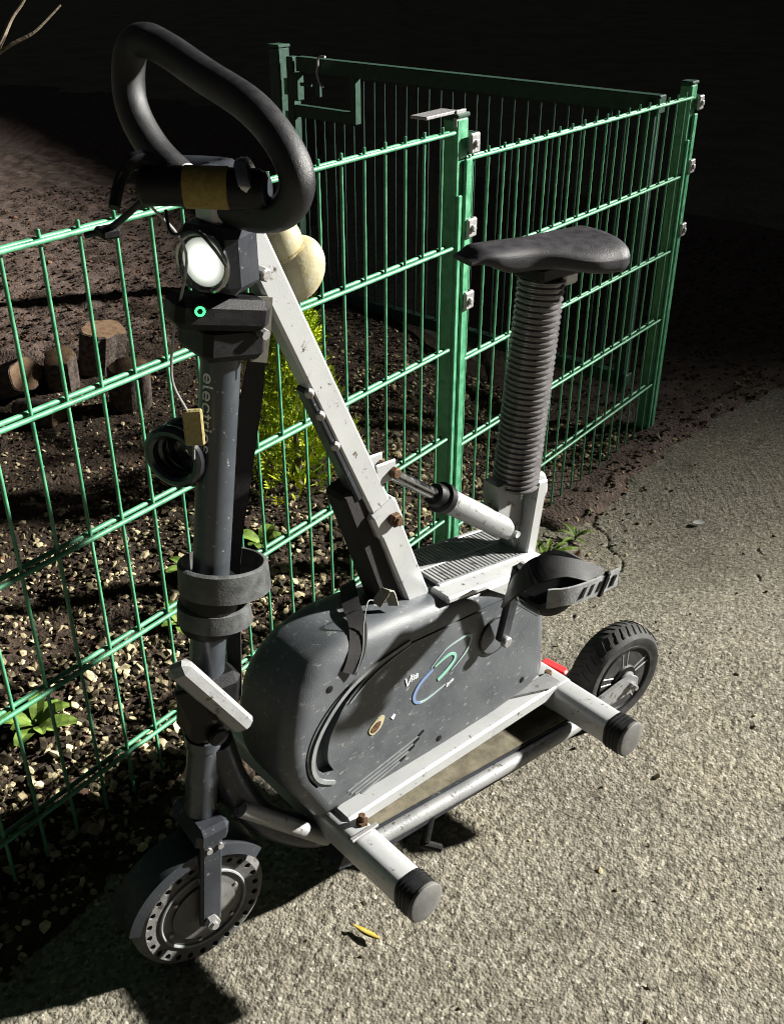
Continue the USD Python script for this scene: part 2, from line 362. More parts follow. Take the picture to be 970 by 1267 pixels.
verge = shapely.Polygon([(.5, 2.42), (.8, 2.83), (.98, 3.06), (1.2, 3.3), (1.45, 3.5), (2.2, 3.75), (4.5, 4.6), (4.5, 5.6), (2.2, 5.8), (1.77, 6.2), (.3, 7.5), (.3, 2.6)])
zf_v = patch(verge, .03, .02, 31)
obj('verge', grid(np.arange(.2, 4.6, .025), np.arange(2.3, 7.5, .025), lambda X, Y: zf_v(X, Y)[0]), 'earth', smooth=True, kind='structure')

def rocks(n, where, smin, smax, zf, seed, flat=.6, power=2.2):
    g = np.random.default_rng(seed); ico = trimesh.creation.icosphere(0); V, Fc = [], []
    P = where(g, n); z = zf(P[:, 0], P[:, 1]); k = len(P)
    sz = smin + (smax - smin) * g.random(k) ** power
    for i in range(k):
        v = ico.vertices * g.uniform(.65, 1.25, (12, 1)) * sz[i] * g.uniform(.7, 1.3, 3) * A(1, 1, flat)
        a = g.uniform(0, 6.28); c, s_ = math.cos(a), math.sin(a)
        tl = g.normal(0, .35, 2)
        v = v @ np.array([[c, -s_, 0], [s_, c, 0], [0, 0, 1]])
        v[:, 2] += v[:, 0] * tl[0] + v[:, 1] * tl[1]
        V.append(v + A(P[i, 0], P[i, 1], z[i] + sz[i] * .2)); Fc.append(ico.faces + 12 * i)
    return trimesh.Trimesh(np.vstack(V), np.vstack(Fc), process=False)
def in_fence(s0, s1, t0, t1, pw=1.0):
    def w(g, n):
        s = g.uniform(s0, s1, n); t = t0 + (t1 - t0) * g.random(n) ** pw
        p = GO + s[:, None] * GD + t[:, None] * GN
        return p[:, :2]
    return w
obj('soil_pebbles', [rocks(12500, in_fence(-2.0, 1.3, .02, -.9, 1.35), .003, .0115, soil_z, 5, .6, 1.9), rocks(900, in_fence(-1.9, -.5, .15, 0), .003, .011, soil_z, 56, .6, 1.8), rocks(2600, in_fence(-1.9, .6, .02, -.42, 1.2), .005, .014, soil_z, 55, .6, 1.6), rocks(5500, in_fence(-1.9, 1.3, -.5, -1.6), .003, .010, soil_z, 6)],
    'pebble', smooth=False, label='pale pebbles and crumbs scattered over the dark soil behind the green fence', cat='pebbles', kind='stuff', tone=12)
obj('bark_chips', [rocks(13000, in_fence(-2.2, 1.3, -.05, -2.1), .0025, .009, soil_z, 9, .4), rocks(9000, lambda g, n: np.stack([g.uniform(-2.8, -.4, n), 3.5 + 2.6 * g.random(n) ** 1.4], 1), .003, .012, earth_z, 12, .55)],
    'litter', smooth=False, label='brown bark chips and clods covering the bed behind the fence', cat='bark chips', kind='stuff', tone=12)
def in_verge(g, n):
    p = np.stack([g.uniform(.6, 2.4, n), g.uniform(2.5, 5.6, n)], 1)
    return p[shapely.contains(verge, shapely.points(p[:, 0], p[:, 1]))]
obj('verge_litter', rocks(7000, in_verge, .003, .011, lambda x, y: zf_v(x, y)[0], 14, .45), 'litter', smooth=False,
    label='dry brown leaf litter on the verge beyond the end post', cat='litter', kind='stuff', tone=12)
obj('verge_stones', rocks(420, lambda g, n: (lambda p: p[shapely.contains(verge, shapely.points(p[:, 0], p[:, 1]))])(np.stack([(t := g.uniform(0, 1, n)) * .9 + .52 + g.normal(0, .05, n), t * 1.05 + 2.5 + g.normal(0, .06, n)], 1)),
    .004, .011, lambda x, y: zf_v(x, y)[0], 17), 'pebble', smooth=False, label='small stones along the ragged road edge under the right fence panel', cat='stones', kind='stuff', tone=12)

obj('road_grit', [rocks(420, lambda g, n: np.stack([g.uniform(-.35, 1.4, n), g.uniform(.85, 2.7, n)], 1), .0015, .006, lambda x, y: base_z(x, y) + .002, 41, .6, 3),
                  rocks(260, in_fence(-.2, 1.2, .04, .3, 1.6), .0015, .007, lambda x, y: base_z(x, y) + .002, 42, .6, 2.5)], 'pebble', smooth=False,
    label='loose grit lying on the asphalt around the scooter', cat='grit', kind='stuff', tone=12)
# ---------------------------------------------------------------- fence
WIRE, ROD = .0031, .0042
def wire(a, b, r, n=7):
    a, b = A(*a), A(*b); m = (a + b) / 2 + N.normal(0, .0011, 3)
    return tube(spline([a + N.normal(0, .0007, 3), m, b + N.normal(0, .0007, 3)], 3), r, n)
lp = thing('mesh_fence', Fn(-1.3, 0, 0), 'left green double rod mesh fence panel behind the scooter stem', 'fence panel')
for k in range(38):
    s = -.02 - .064 * k
    obj('vertical_wire', wire(Fn(s, 0, .015), Fn(s, 0, 1.045), WIRE), 'green', lp, True)
for z in (1.03, .797, .567, .347, .124):
    for t in (.0072, -.0072):
        obj('horizontal_rod', wire(Fn(-2.5, t, z), Fn(.012, t, z), ROD, 8), 'green', lp, True)
rp = thing('mesh_fence', Fn(.7, 0, -.12), 'right green mesh fence panel, stepped lower, behind the saddle', 'fence panel')
for k in range(19):
    s = .095 + .0632 * k
    z0 = float(base_z(*Fn(s, 0, 0)[:2])) - .01
    obj('vertical_wire', wire(Fn(s, 0, min(z0, -.03) - .02), Fn(s, 0, .985 - .012 * (s / 1.2)), WIRE), 'green', rp, True)
for z in (.972, .75, .526, .306, .08, -.135):
    for t in (.0072, -.0072):
        obj('horizontal_rod', wire(Fn(.07, t, z), Fn(1.262, t, z - .016), ROD, 8), 'green', rp, True)

def post(s, z0, z1, label, clips, t=.0, cover=True):
    p = thing('fence_post', Fn(s, t, z0), label, 'fence post')
    obj('tube', box(Fn(s, t - .012, (z0 + z1) / 2), (GD, GN, UP), (.022, .018, (z1 - z0) / 2), .004), 'green', p, False)
    obj('cap', box(Fn(s, t - .012, z1 + .005), (GD, GN, UP), (.024, .02, .005), .003), 'green_dark', p, False)
    if cover:
        obj('cover_strip', [box(Fn(s + .012, t + .013, (z0 + z1) / 2 - .03), (GD, GN, UP), (.012, .004, (z1 - z0) / 2 - .05), .002),
                            box(Fn(s - .016, t + .012, (z0 + z1) / 2 - .06), (GD, GN, UP), (.007, .0035, (z1 - z0) / 2 - .09), .002)], 'green', p, False)
    for z in clips:
        c = obj('clip', [box(Fn(s + .022, t + .02, z), (GD, GN, UP), (.017, .005, .02), .003),
                         box(Fn(s + .037, t + .008, z), (GD, GN, UP), (.003, .014, .02), .002)], 'steel', p, False)
        obj('bolt', cyl(Fn(s + .02, t + .024, z), Fn(s + .02, t + .032, z), .0075, 12, .0015), 'steel', c)
    return p
mp = post(.045, -.09, 1.055, 'near green fence post joining the two mesh panels', (1.005, .832, .672))
obj('top_bracket', [box(Fn(-.022, -.02, 1.068), (GD, GN, UP), (.055, .02, .003), .001), box(Fn(.04, .0, 1.055), (GD, GN, UP), (.018, .004, .016), .001)], 'steel', mp, False)
post(1.275, -.16, .99, 'far green fence post at the dark corner beyond the right panel', (.94, .76, .57))
cf = thing('concrete_footing', Fn(-.02, .03, -.06), 'pale lump of concrete at the foot of the near fence post', 'concrete')
obj('lump', rocks(3, lambda g, n: np.array([Fn(-.05, .045, 0)[:2], Fn(.0, .06, 0)[:2], Fn(.075, .03, 0)[:2]]), .035, .05, lambda x, y: base_z(x, y) - .008, 3, .8), 'kerb', cf, False)

# gate on the far side of the little enclosure
G0, G1 = A(-.44, 4.33), A(.83, 3.226); gd = norm(np.append(G1 - G0, 0)); gl = np.linalg.norm(G1 - G0); gn = norm(A(gd[1], -gd[0], 0))
Gt = lambda a, b, z: np.append(G0, 0) + a * gd + b * gn + z * UP
gz = lambda a: float(base_z(*Gt(a, 0, 0)[:2]))
ga = thing('garden_gate', Gt(.6, 0, 0), 'dim green barred gate with a lock box at the back of the enclosure', 'gate')
obj('top_rail', box(Gt(gl / 2 + .04, 0, .925), (gd, gn, UP), (gl / 2 - .07, .02, .026), .003), 'green_dark', ga, False)
obj('bottom_rail', box(Gt(gl / 2 + .04, 0, .04), (gd, gn, UP), (gl / 2 - .07, .02, .022), .003), 'green_dark', ga, False)
obj('stile', box(Gt(.075, 0, .47), (gd, gn, UP), (.018, .02, .478), .003), 'green_dark', ga, False)
obj('stile', box(Gt(gl - .06, 0, .47), (gd, gn, UP), (.018, .02, .478), .003), 'green_dark', ga, False)
for k in range(28):
    a = .13 + k * .052
    if a < gl - .09:
        obj('gate_bar', wire(Gt(a, 0, .06), Gt(a, 0, .735 if a < .40 else .905), .0045, 6), 'green_dark', ga, True)
lk = obj('lock_panel', [box(Gt(.245, .003, .755), (gd, gn, UP), (.152, .016, .022), .003), box(Gt(.405, .003, .822), (gd, gn, UP), (.014, .017, .088), .003)], 'green_dark', ga, False)
obj('lock_case', box(Gt(.115, .02, .845), (gd, gn, UP), (.02, .02, .05), .004), 'green_dark', lk, False)
obj('latch_lever', [box(Gt(.19, .045, .86), (gd, gn, UP), (.03, .006, .006), .002), box(Gt(.25, .04, .85), (gd, gn, UP), (.012, .008, .03), .003)], 'green_dark', ga, False)
obj('wire_hook', tube(spline([Gt(.30, .05, .965), Gt(.265, .05, .96), Gt(.26, .05, .93), Gt(.255, .05, .905), Gt(.27, .05, .87), Gt(.285, .05, .862)], 5), .0045, 8), 'steel', ga)
gp = thing('gate_post', Gt(0, 0, 0), 'square dark post on the hinge side of the garden gate', 'gate post')
obj('tube', box(Gt(0, 0, .475), (gd, gn, UP), (.03, .03, .5), .004), 'green_dark', gp, False)
obj('cap', box(Gt(0, 0, .981), (gd, gn, UP), (.033, .033, .006), .003), 'green_dark', gp, False)
for z in (.84, .72, .3): obj('hinge', cyl(Gt(.05, .012, z - .03), Gt(.05, .012, z + .03), .012, 10, .002), 'green', gp)
# ---------------------------------------------------------------- garden
def log(name, c, d, r, l, label, seed):
    g = np.random.default_rng(seed); x, y, z = frame(d); a = np.arange(36) / 36 * 2 * np.pi
    w = 1 + .13 * np.sin(2 * a + seed) + .06 * np.sin(5 * a + 2 * seed) + g.normal(0, .022, 36)
    c = A(*c); rings = [c + z * h + r * (w * k)[:, None] * (np.cos(a)[:, None] * x + np.sin(a)[:, None] * y) for h, k in ((0, .96), (.01, 1), (l * .5, 1.0), (l - .004, .98), (l, .95))]
    t = thing(name, c, label, 'log', 'cut logs edging the bed')
    obj('bark', loft(rings), 'bark', t, 40)
    obj('cut_face', loft([c + z * (l + h) + r * (w * k)[:, None] * (np.cos(a)[:, None] * x + np.sin(a)[:, None] * y) for h, k in ((-.002, .93), (.0025, .9), (.003, .5))]), 'cut', t, 40)
log('log', (-1.34, 3.22, .03), (.75, -.45, .42), .062, .17, 'tilted log with bright orange cut end nearest the left picture edge', 1)
log('log', (-1.13, 3.26, .0), (.1, -.25, 1), .055, .14, 'upright log stump between the tilted log and the broad flat-topped one', 2)
log('log', (-1.04, 3.42, .0), (.2, -.1, 1), .075, .17, 'broad pale flat-topped log stump farthest back in the row', 3)
log('log', (-.86, 3.1, -.02), (.12, -.3, 1), .06, .2, 'tall dark-sided log stump nearest the scooter stem', 4)
log('log', (-1.2, 3.02, .015), (.8, -.35, .12), .05, .16, 'reddish log lying flat in front of the tilted log', 5)

def conifer():
    g = np.random.default_rng(4); c = A(-.27, 2.58, 0); c[2] = 0.0
    t = thing('dwarf_conifer', c, 'young golden green conifer growing just behind the fence', 'conifer')
    obj('trunk', tube([c + A(0, 0, -.02), c + A(.004, 0, .2), c + A(.012, .003, .47)], [.012, .009, .003], 8), 'twig', t)
    V, Fc = [], []; nv = 0
    for k in range(1700):
        h = .02 + .5 * g.random() ** .9; az = g.uniform(0, 6.283); rr = (.135 * (1 - (h / .6) ** 1.8) + .012)
        rad = rr * (1 + .28 * math.sin(3 * az + h * 11)) * g.uniform(.25, 1.0)
        o = c + A(math.cos(az) * rad, math.sin(az) * rad, h)
        d = norm(A(math.cos(az) * .8, math.sin(az) * .8, g.uniform(.5, 1.7)) + g.normal(0, .25, 3))
        sd = norm(np.cross(d, g.normal(0, 1, 3))); L = g.uniform(.026, .06)
        for j in range(7):
            q = j / 6; side = (-1) ** j
            st = o + d * L * q * .8; tip = st + (d * .6 + sd * side * .75) * L * (.5 - .28 * q)
            if j == 6: tip = st + d * L * .3
            wv = norm(np.cross(d, sd)) * .0016 + d * .0034
            V += [st - wv, st + wv, tip]; Fc.append((nv, nv + 1, nv + 2)); nv += 3
        V += [o - sd * .0016, o + sd * .0016, o + d * L]; Fc.append((nv, nv + 1, nv + 2)); nv += 3
    obj('crown', trimesh.Trimesh(np.array(V), np.array(Fc), process=False), 'thuja', t, False, tone=24)
conifer()

def weed(pos, r, n, label, seed, up=.5, narrow=.35):
    g = np.random.default_rng(seed); x, y = pos; c = A(x, y, float(max(soil_z(A(x), A(y))[0], base_z(x, y))))
    t = thing('weed', c, label, 'weed', None)
    obj('stem', tube([c - UP * .01, c + UP * r * .35], [.003, .0015], 6), 'leaf', t)
    for k in range(n):
        az = k / n * 6.283 * 2.4 + g.uniform(-.3, .3); L = r * g.uniform(.6, 1.1); rise = g.uniform(.15, 1) * up
        d = A(math.cos(az), math.sin(az), 0); sd = A(-math.sin(az), math.cos(az), 0); rings = []
        for q in np.linspace(0, 1, 6):
            w = L * narrow * math.sin(math.pi * (q * .86 + .06)) ** .8 * .5
            p = c + UP * .008 + d * L * q + UP * (L * rise * (q * 1.5 - q * q * .9))
            rings.append([p + sd * w + UP * w * .3, p - UP * .0006, p - sd * w + UP * w * .3, p + UP * .0004])
        obj('leaf', loft(rings), 'leaf', t, False, tone=400)
weed((-.70, 1.53), .075, 13, 'bright leafy weed between the fence wires at the lower left', 1, .9, .5)
weed((-.48, 1.87), .06, 9, 'small leafy weed in the soil just left of the grey stem clamp', 2, .9, .5)
weed((-.50, 2.1), .075, 11, 'leafy weed left of the stem above the grey clamp', 3, 1.0, .5)
weed((-.33, 2.2), .06, 8, 'broad-leaved weed right of the stem below the conifer', 4, .7, .7)
weed((.42, 2.33), .085, 15, 'spiky rosette weed at the foot of the right fence panel', 5, .9, .22)
weed((.36, 2.27), .06, 9, 'low weed between the seat post and the spiky rosette', 6, .7, .3)
weed((.52, 2.47), .05, 9, 'tuft under the right panel, just beyond the spiky rosette', 7, .8, .25)

def leafmesh(c, d, L, w, curl=.3, lift=.006):
    c = A(*c); d = norm(d); sd = norm(np.cross(UP, d)); rings = []
    for q in np.linspace(0, 1, 9):
        ww = w * math.sin(math.pi * min(max(q, .04), .96)) ** .7
        p = c + d * L * (q - .5) + UP * (lift + L * curl * (q - .5) ** 2)
        rings.append([p + sd * ww + UP * ww * .4, p - UP * .001, p - sd * ww + UP * ww * .4, p + UP * .0006])
    return loft(rings)
obj('fallen_leaf', leafmesh((-.04, 1.066, .003), (.8, -.5, 0), .05, .006), 'yellow_leaf', smooth=True, label='narrow yellow leaf lying on the asphalt in the foreground', cat='leaf')
obj('fallen_leaf', leafmesh((.40, 2.24, float(base_z(.40, 2.24)) + .004), (.8, .3, 0), .05, .014, .6), 'brown_leaf', smooth=True, label='curled brown leaf beside the weeds at the fence foot', cat='leaf')
obj('fallen_leaf', leafmesh((.50, 2.33, float(base_z(.50, 2.33)) + .004), (.3, .8, 0), .06, .012, .7), 'brown_leaf', smooth=True, label='brown leaf on the road edge right of the rosette weed', cat='leaf')
obj('paper_scrap', leafmesh((.89, 2.55, float(base_z(.89, 2.55)) + .003), (1, .1, 0), .035, .011, .3), 'paper', smooth=False, label='small white scrap lying alone on the road at right', cat='scrap')

sh = thing('bare_shrub', (-1.2, 2.45, 0), 'bare pale twigs reaching in at the top left corner', 'shrub')
obj('stem', tube(spline([(-1.2, 2.45, -.02), (-1.16, 2.4, .5), (-1.02, 2.3, .95), (-.90, 2.22, 1.09), (-.767, 2.185, 1.178)], 5), np.linspace(.013, .0042, 21), 8), 'twig', sh)
obj('twig', tube(spline([(-.767, 2.185, 1.178), (-.744, 2.189, 1.19), (-.704, 2.201, 1.209), (-.676, 2.215, 1.232), (-.649, 2.229, 1.257)], 4), np.linspace(.0042, .0022, 17), 7), 'twig', sh)
obj('twig', tube(spline([(-.78, 2.187, 1.172), (-.763, 2.2, 1.2), (-.745, 2.22, 1.235), (-.72, 2.233, 1.266), (-.70, 2.24, 1.31)], 4), np.linspace(.005, .0025, 17), 7), 'twig', sh)
obj('twig', tube(spline([(-1.02, 2.3, .95), (-1.0, 2.2, 1.15), (-.95, 2.15, 1.35)], 4), np.linspace(.006, .002, 9), 7), 'twig', sh)

# added building out of view, shaped to shade the far end of the yard
hs = thing('added_house', (18, 22, 0), 'rendered building with tiled gable, added out of view to shade the far yard', 'added_house')
HX = 14.0
toY = lambda qv: qv + LA[1] / LA[0] * HX
toZ = lambda hv: hv + math.tan(LIGHT_EL) / LA[0] * HX
prof = [(toY(3.9), -.3), (toY(3.9), toZ(.3)), (toY(4.2), toZ(.36)), (toY(5.3), toZ(.62)), (toY(7.2), toZ(1.2)), (toY(12), toZ(2.6)), (toY(15), toZ(2.2)), (toY(18), -.3)]
obj('wall', prism(prof, lambda a, b, c: A(HX + c, a, b), 0, 9), 'added_house', hs, False)
blk = prism([(toY(11.5), -.3), (toY(11.5), toZ(6.5)), (toY(22), toZ(9)), (toY(40), toZ(9)), (toY(40), -.3)], lambda a, b, c: A(HX + .4 + c, a, b), 0, 12)
obj('shade_wing', blk, 'added_house', hs, False)
pr = prof[1:6]
obj('roof', loft([[A(HX - .12, y, z - .02), A(HX + 9.2, y, z - .02), A(HX + 9.2, y, z + .1), A(HX - .12, y, z + .1)] for y, z in pr]), 'tiles', hs, False)
for y in (7.5, 10.5, 13.0):
    for z in (1.0, 3.7):
        w = obj('window', box((HX - .01, y, z + .7), (A(0, 1, 0), UP, A(1, 0, 0)), (.55, .7, .05), .01), 'kerb', hs, False)
        obj('pane', box((HX - .05, y, z + .7), (A(0, 1, 0), UP, A(1, 0, 0)), (.47, .62, .02), .0), 'pane', w, False)
# added tree out of view, leaf density set to fade light along the fence
tx = 22.0; tY = lambda qv: qv + LA[1] / LA[0] * tx; tZ = lambda hv: hv + math.tan(LIGHT_EL) / LA[0] * tx
tt = thing('added_tree', (tx, tY(3.4), 0), 'tall leafy tree added out of view to fade the light along the fence', 'tree')
obj('trunk', tube(spline([(tx, tY(3.4), -.1), (tx + .1, tY(3.35), 4), (tx, tY(3.2), 8), (tx, tY(3.0), 11)], 4), np.linspace(.22, .06, 13), 10), 'bark', tt)
g_ = np.random.default_rng(77); V_, F_ = [], []
for k in range(14000):
    qv = 1.15 + 3.45 * g_.random() ** .333; top = .2 + .55 * float(sstep(qv, 2.72, 2.9) * sstep(qv, 3.4, 3.2)); hv = g_.uniform(-3.4, top)
    if hv > top - .6 * g_.random() ** 1.5: continue
    c_ = A(tx + g_.normal(0, .5), tY(qv), tZ(hv)); d1 = norm(g_.normal(0, 1, 3)); d2 = norm(np.cross(d1, g_.normal(0, 1, 3)))
    i0 = len(V_); V_ += [c_ - d1 * .06, c_ + d2 * .035, c_ + d1 * .07, c_ - d2 * .035]; F_ += [(i0, i0 + 1, i0 + 2), (i0, i0 + 2, i0 + 3)]
obj('crown', trimesh.Trimesh(np.array(V_), np.array(F_), process=False), 'leaf', tt, False)
obj('kerb', [box((6.0 + .5 + k * 1.0, 17.2 + .03 * k, .0), (A(1, .03, 0), A(-.03, 1, 0), UP), (.495, .07, .05), .012) for k in range(9)], 'kerb', smooth=False, kind='structure')

# ---------------------------------------------------------------- electric scooter
sc = thing('electric_scooter', S(.46, 0, 0), 'dark grey electric kick scooter with its headlamp lit', 'scooter')
UB, NB = FU, FN
WZ, FH, RH = .108, .085, 1.0
def disc_prof(o, axis, prof, n=48): return lathe(prof, o, axis, n)
# front wheel: solid tyre with a ring of holes, hub motor
hubf = S(FH, 0, WZ)
ty = to_man(lathe([(.071, -.021), (.094, -.024), (.104, -.018), (.108, -.007), (.108, .007), (.104, .018), (.094, .024), (.071, .021)], hubf, FN, 72))
cut = m3.Manifold()
x_, y_, z_ = frame(FN)
for k in range(26):
    a = k / 26 * 2 * math.pi; p = hubf + .0885 * (math.cos(a) * x_ + math.sin(a) * y_)
    e = norm(p - hubf)
    for sgn in (1, -1):
        c_ = p + sgn * FN * .024
        cut = cut + to_man(tube([c_ - sgn * FN * .012, c_ + sgn * FN * .012], .0052, 10))
fw = obj('front_wheel', lathe([(.03, -.024), (.067, -.021), (.0725, -.016), (.0725, .016), (.067, .021), (.03, .024)], hubf, FN, 48), 'hub', sc, 30)
rim_hole = to_man(cyl(hubf - FN * .05, hubf + FN * .05, .0705, 48))
obj('tyre', ty - rim_hole - cut, 'rubber_grey', fw, 30)
obj('rim', [torus(hubf + FN * .0225, FN, .0695, .0028, 48, 8), torus(hubf - FN * .0225, FN, .0695, .0028, 48, 8)], 'trim', fw)
obj('hub_cap', lathe([(.0, .024), (.05, .0245), (.052, .026), (.028, .03), (.0, .031)][::1], hubf, FN, 36), 'hub', fw, 30)
for a in np.arange(6) / 6 * 2 * math.pi + .3:
    obj('bolt', cyl(hubf + .058 * (math.cos(a) * x_ + math.sin(a) * y_) + FN * .022, hubf + .058 * (math.cos(a) * x_ + math.sin(a) * y_) + FN * .0265, .0032, 8), 'steel', fw)
# stem axis
s0, s1 = A(.112, .30), A(.212, 1.0)
stem = lambda z: S(s0[0] + (z - s0[1]) * (s1[0] - s0[0]) / (s1[1] - s0[1]), 0, z)
SD = norm(stem(1.0) - stem(.3)); SF = norm(np.cross(FN, SD)) * 1.0
if SF @ FU > 0: SF = -SF                                      # forward, square to the stem
for k in (1, -1):
    lo, hi = hubf + k * FN * .041, stem(.262) + k * FN * .034
    obj('fork_leg', bar(lo - UP * .012, hi, .012, .034, FU, .004), 'gunmetal', sc, False)
    nut = obj('axle_nut', [cyl(lo + k * FN * .006, lo + k * FN * .016, .011, 6), cyl(lo + k * FN * .016, lo + k * FN * .021, .006, 10)], 'steel', sc)
    obj('fork_bolt', [cyl(hi - UP * .02 + k * FN * .006 + FU * q, hi - UP * .02 + k * FN * .011 + FU * q, .005, 8) for q in (-.009, .009)], 'steel', sc)
obj('fork_crown', box(stem(.266), (FU, FN, SD), (.026, .046, .017), .008), 'gunmetal', sc, 30)
obj('lower_collar', lathe([(.0, 0), (.0215, 0), (.023, .003), (.023, .055), (.0245, .058), (.0245, .072), (.023, .075), (.023, .118), (.026, .121), (.026, .135), (.0, .137)], stem(.282), SD, 28), 'stem_grey', sc, 30)
obj('stem', lathe([(0, 0), (.0232, 0), (.0238, .004), (.0238, .56), (.022, .564), (0, .565)], stem(.42), SD, 32), 'stem_grey', sc, 40)
obj('folding_joint', [box(stem(.475) - SF * .004, (FU, FN, SD), (.036, .034, .05), .012), cyl(stem(.44) - FN * .045, stem(.44) + FN * .045, .014, 16, .003)], 'dark_plastic', sc, 30)
# fender over the front wheel
fa = np.radians(np.linspace(35, 165, 18)); rings = []
for a in fa:
    e = math.cos(a) * FU + math.sin(a) * UP; p = hubf + e * .1235
    rings.append([p - FN * .034 - e * .016, p - FN * .030, p + FN * .030, p + FN * .034 - e * .016, p + FN * .031 - e * .016, p + FN * .027 - e * .004, p - FN * .027 - e * .004, p - FN * .031 - e * .016])
obj('front_fender', loft(rings), 'gunmetal', sc, 40)
# cross plate clamped on the folding joint
pa, pb = A(*S(.083, .052, .594)), A(*S(.168, .052, .448))
pa, pb = S(.118, -.035, .528), S(.118, .105, .472)
cpl = S(.124, .05, .525); pd = norm(S(.165, .055, .454) - S(.083, .055, .594))
obj('cross_plate', bar(S(.080, .055, .597), S(.166, .055, .452),   .026, .034, norm(FN * .5 + FU * .5 + UP * .7), .009), 'silver_worn', sc, False)
obj('plate_bracket', bar(S(.10, .02, .50), S(.125, .05, .515), .03, .06, UP, .004), 'dark_plastic', sc, False)
# neck from the joint down to the deck
obj('neck', tube(spline([stem(.40) - SF * .02, S(.165, 0, .30), S(.21, 0, .20), S(.30, 0, .115), S(.40, 0, .105)], 6), np.linspace(.024, .027, 25), 18), 'gunmetal', sc, 60)
obj('neck_brace', tube([S(.16, .026, .275), S(.30, .034, .06 + .07)], .013, 12), 'silver_worn', sc, 60)
# deck
dp = [(.30, .085), (.32, .128), (.36, .132), (.80, .132), (.86, .12), (.87, .095), (.84, .085), (.36, .07)]
obj('deck', prism(dp, lambda a, b, c: S(a, c, b), -.066, .066), 'gunmetal', sc, False)
obj('grip_mat', prism([(.335, -.06), (.335, .06), (.35, .063), (.80, .063), (.82, .05), (.82, -.05), (.80, -.063), (.35, -.063)], lambda a, b, c: S(a, b, c), .1325, .1355), 'grip', sc, False)
for k in (1, -1): obj('deck_rail', tube(spline([S(.33, k * .062, .112), S(.37, k * .071, .114), S(.60, k * .072, .114), S(.80, k * .071, .114), S(.86, k * .058, .108)], 5), .0135, 12), 'silver_worn', sc, 60)
# rear end
hubr = S(RH, 0, WZ); xr, yr, _ = frame(FN)
rw = obj('rear_wheel', [lathe([(.0, -.03), (.03, -.03), (.034, -.024), (.034, .024), (.03, .03), (0, .03)], hubr, FN, 32)], 'dark_plastic', sc, 30)
obj('tyre', lathe([(.073, -.026), (.082, -.031), (.094, -.031), (.102, -.024), (.107, -.011), (.108, 0), (.107, .011), (.102, .024), (.094, .031), (.082, .031), (.073, .026)], hubr, FN, 72), 'rubber', rw, 40)
gro = []
for k in range(40):
    a = k / 40 * 2 * math.pi
    for sg in (1, -1):
        pts = []
        for q, b in ((0.002, 0), (.010, .045), (.019, .085), (.0255, .10)):
            rr = .1084 - (q / .03) ** 2.2 * .0078; ang = a + (b if sg > 0 else b + .08)
            pts.append(hubr + sg * q * FN + rr * (math.cos(ang) * xr + math.sin(ang) * yr))
        gro.append(tube(pts, .0011, 4))
obj('tread_grooves', gro, 'dark_plastic', rw, False)
obj('rim', [torus(hubr + sg * FN * .026, FN, .0725, .0045, 48, 8) for sg in (1, -1)] + [loft([hubr + h * FN + .0735 * (np.cos(np.arange(48) / 48 * 6.28319)[:, None] * xr + np.sin(np.arange(48) / 48 * 6.28319)[:, None] * yr) for h in (-.026, .026)], False)], 'dark_plastic', rw, 40)
for k in range(5):
    a0 = k / 5 * 2 * math.pi + .35
    for sg in (-1, 1):
        e = lambda r_, da: hubr + FN * .019 + r_ * (math.cos(a0 + da) * xr + math.sin(a0 + da) * yr)
        obj('spoke', bar(e(.026, sg * .2), e(.073, sg * .11), .006, .016, FN, .002), 'silver_worn', rw, False)
obj('hub_cap', lathe([(0, .03), (.02, .03), (.022, .034), (.017, .038), (.0, .039)], hubr, FN, 24), 'hub', rw, 30)
obj('axle_nut', [cyl(hubr + FN * .038, hubr + FN * .055, .009, 6), cyl(hubr + FN * .055, hubr + FN * .062, .005, 10)], 'steel', sc)
for k in (1, -1):
    obj('rear_arm', prism([(.82, .08), (.84, .118), (.90, .112), (.965, .126), (1.0, .13), (1.018, .118), (1.018, .098), (1.0, .088), (.9, .084)], lambda a, b, c: S(a, k * c, b), .04, .048), 'silver_worn', sc, False)
obj('brake_disc', lathe([(.02, -.036), (.05, -.036), (.05, -.0345), (.02, -.0345)], hubr, FN, 36), 'steel', sc, 30)
fa = np.radians(np.linspace(95, 150, 10)); rings = []
for a in fa:
    e = math.cos(a) * FU + math.sin(a) * UP; p = hubr + e * .121
    rings.append([p - FN * .036 - e * .012, p - FN * .032, p + FN * .032, p + FN * .036 - e * .012, p + FN * .033 - e * .012, p + FN * .029 - e * .003, p - FN * .029 - e * .003, p - FN * .033 - e * .012])
tl = obj('tail_lamp', bar(S(.842, -.045, .182), S(.855, .008, .180), .018, .009, UP, .004), 'red', sc, False)
obj('lamp_glow', bar(S(.843, -.04, .1875), S(.854, .004, .1855), .013, .003, UP, .001), 'tail_led', tl, False)
obj('lamp_bracket', bar(S(.84, -.015, .118), S(.85, -.015, .186), .02, .006, FU, .001), 'dark_plastic', sc, False)
obj('kickstand', [cyl(S(.50, .055, .09), S(.47, .075, .045), .0075, 10), cyl(S(.463, .070, .042), S(.492, .092, .030), .008, 10, .002)], 'dark_plastic', sc)
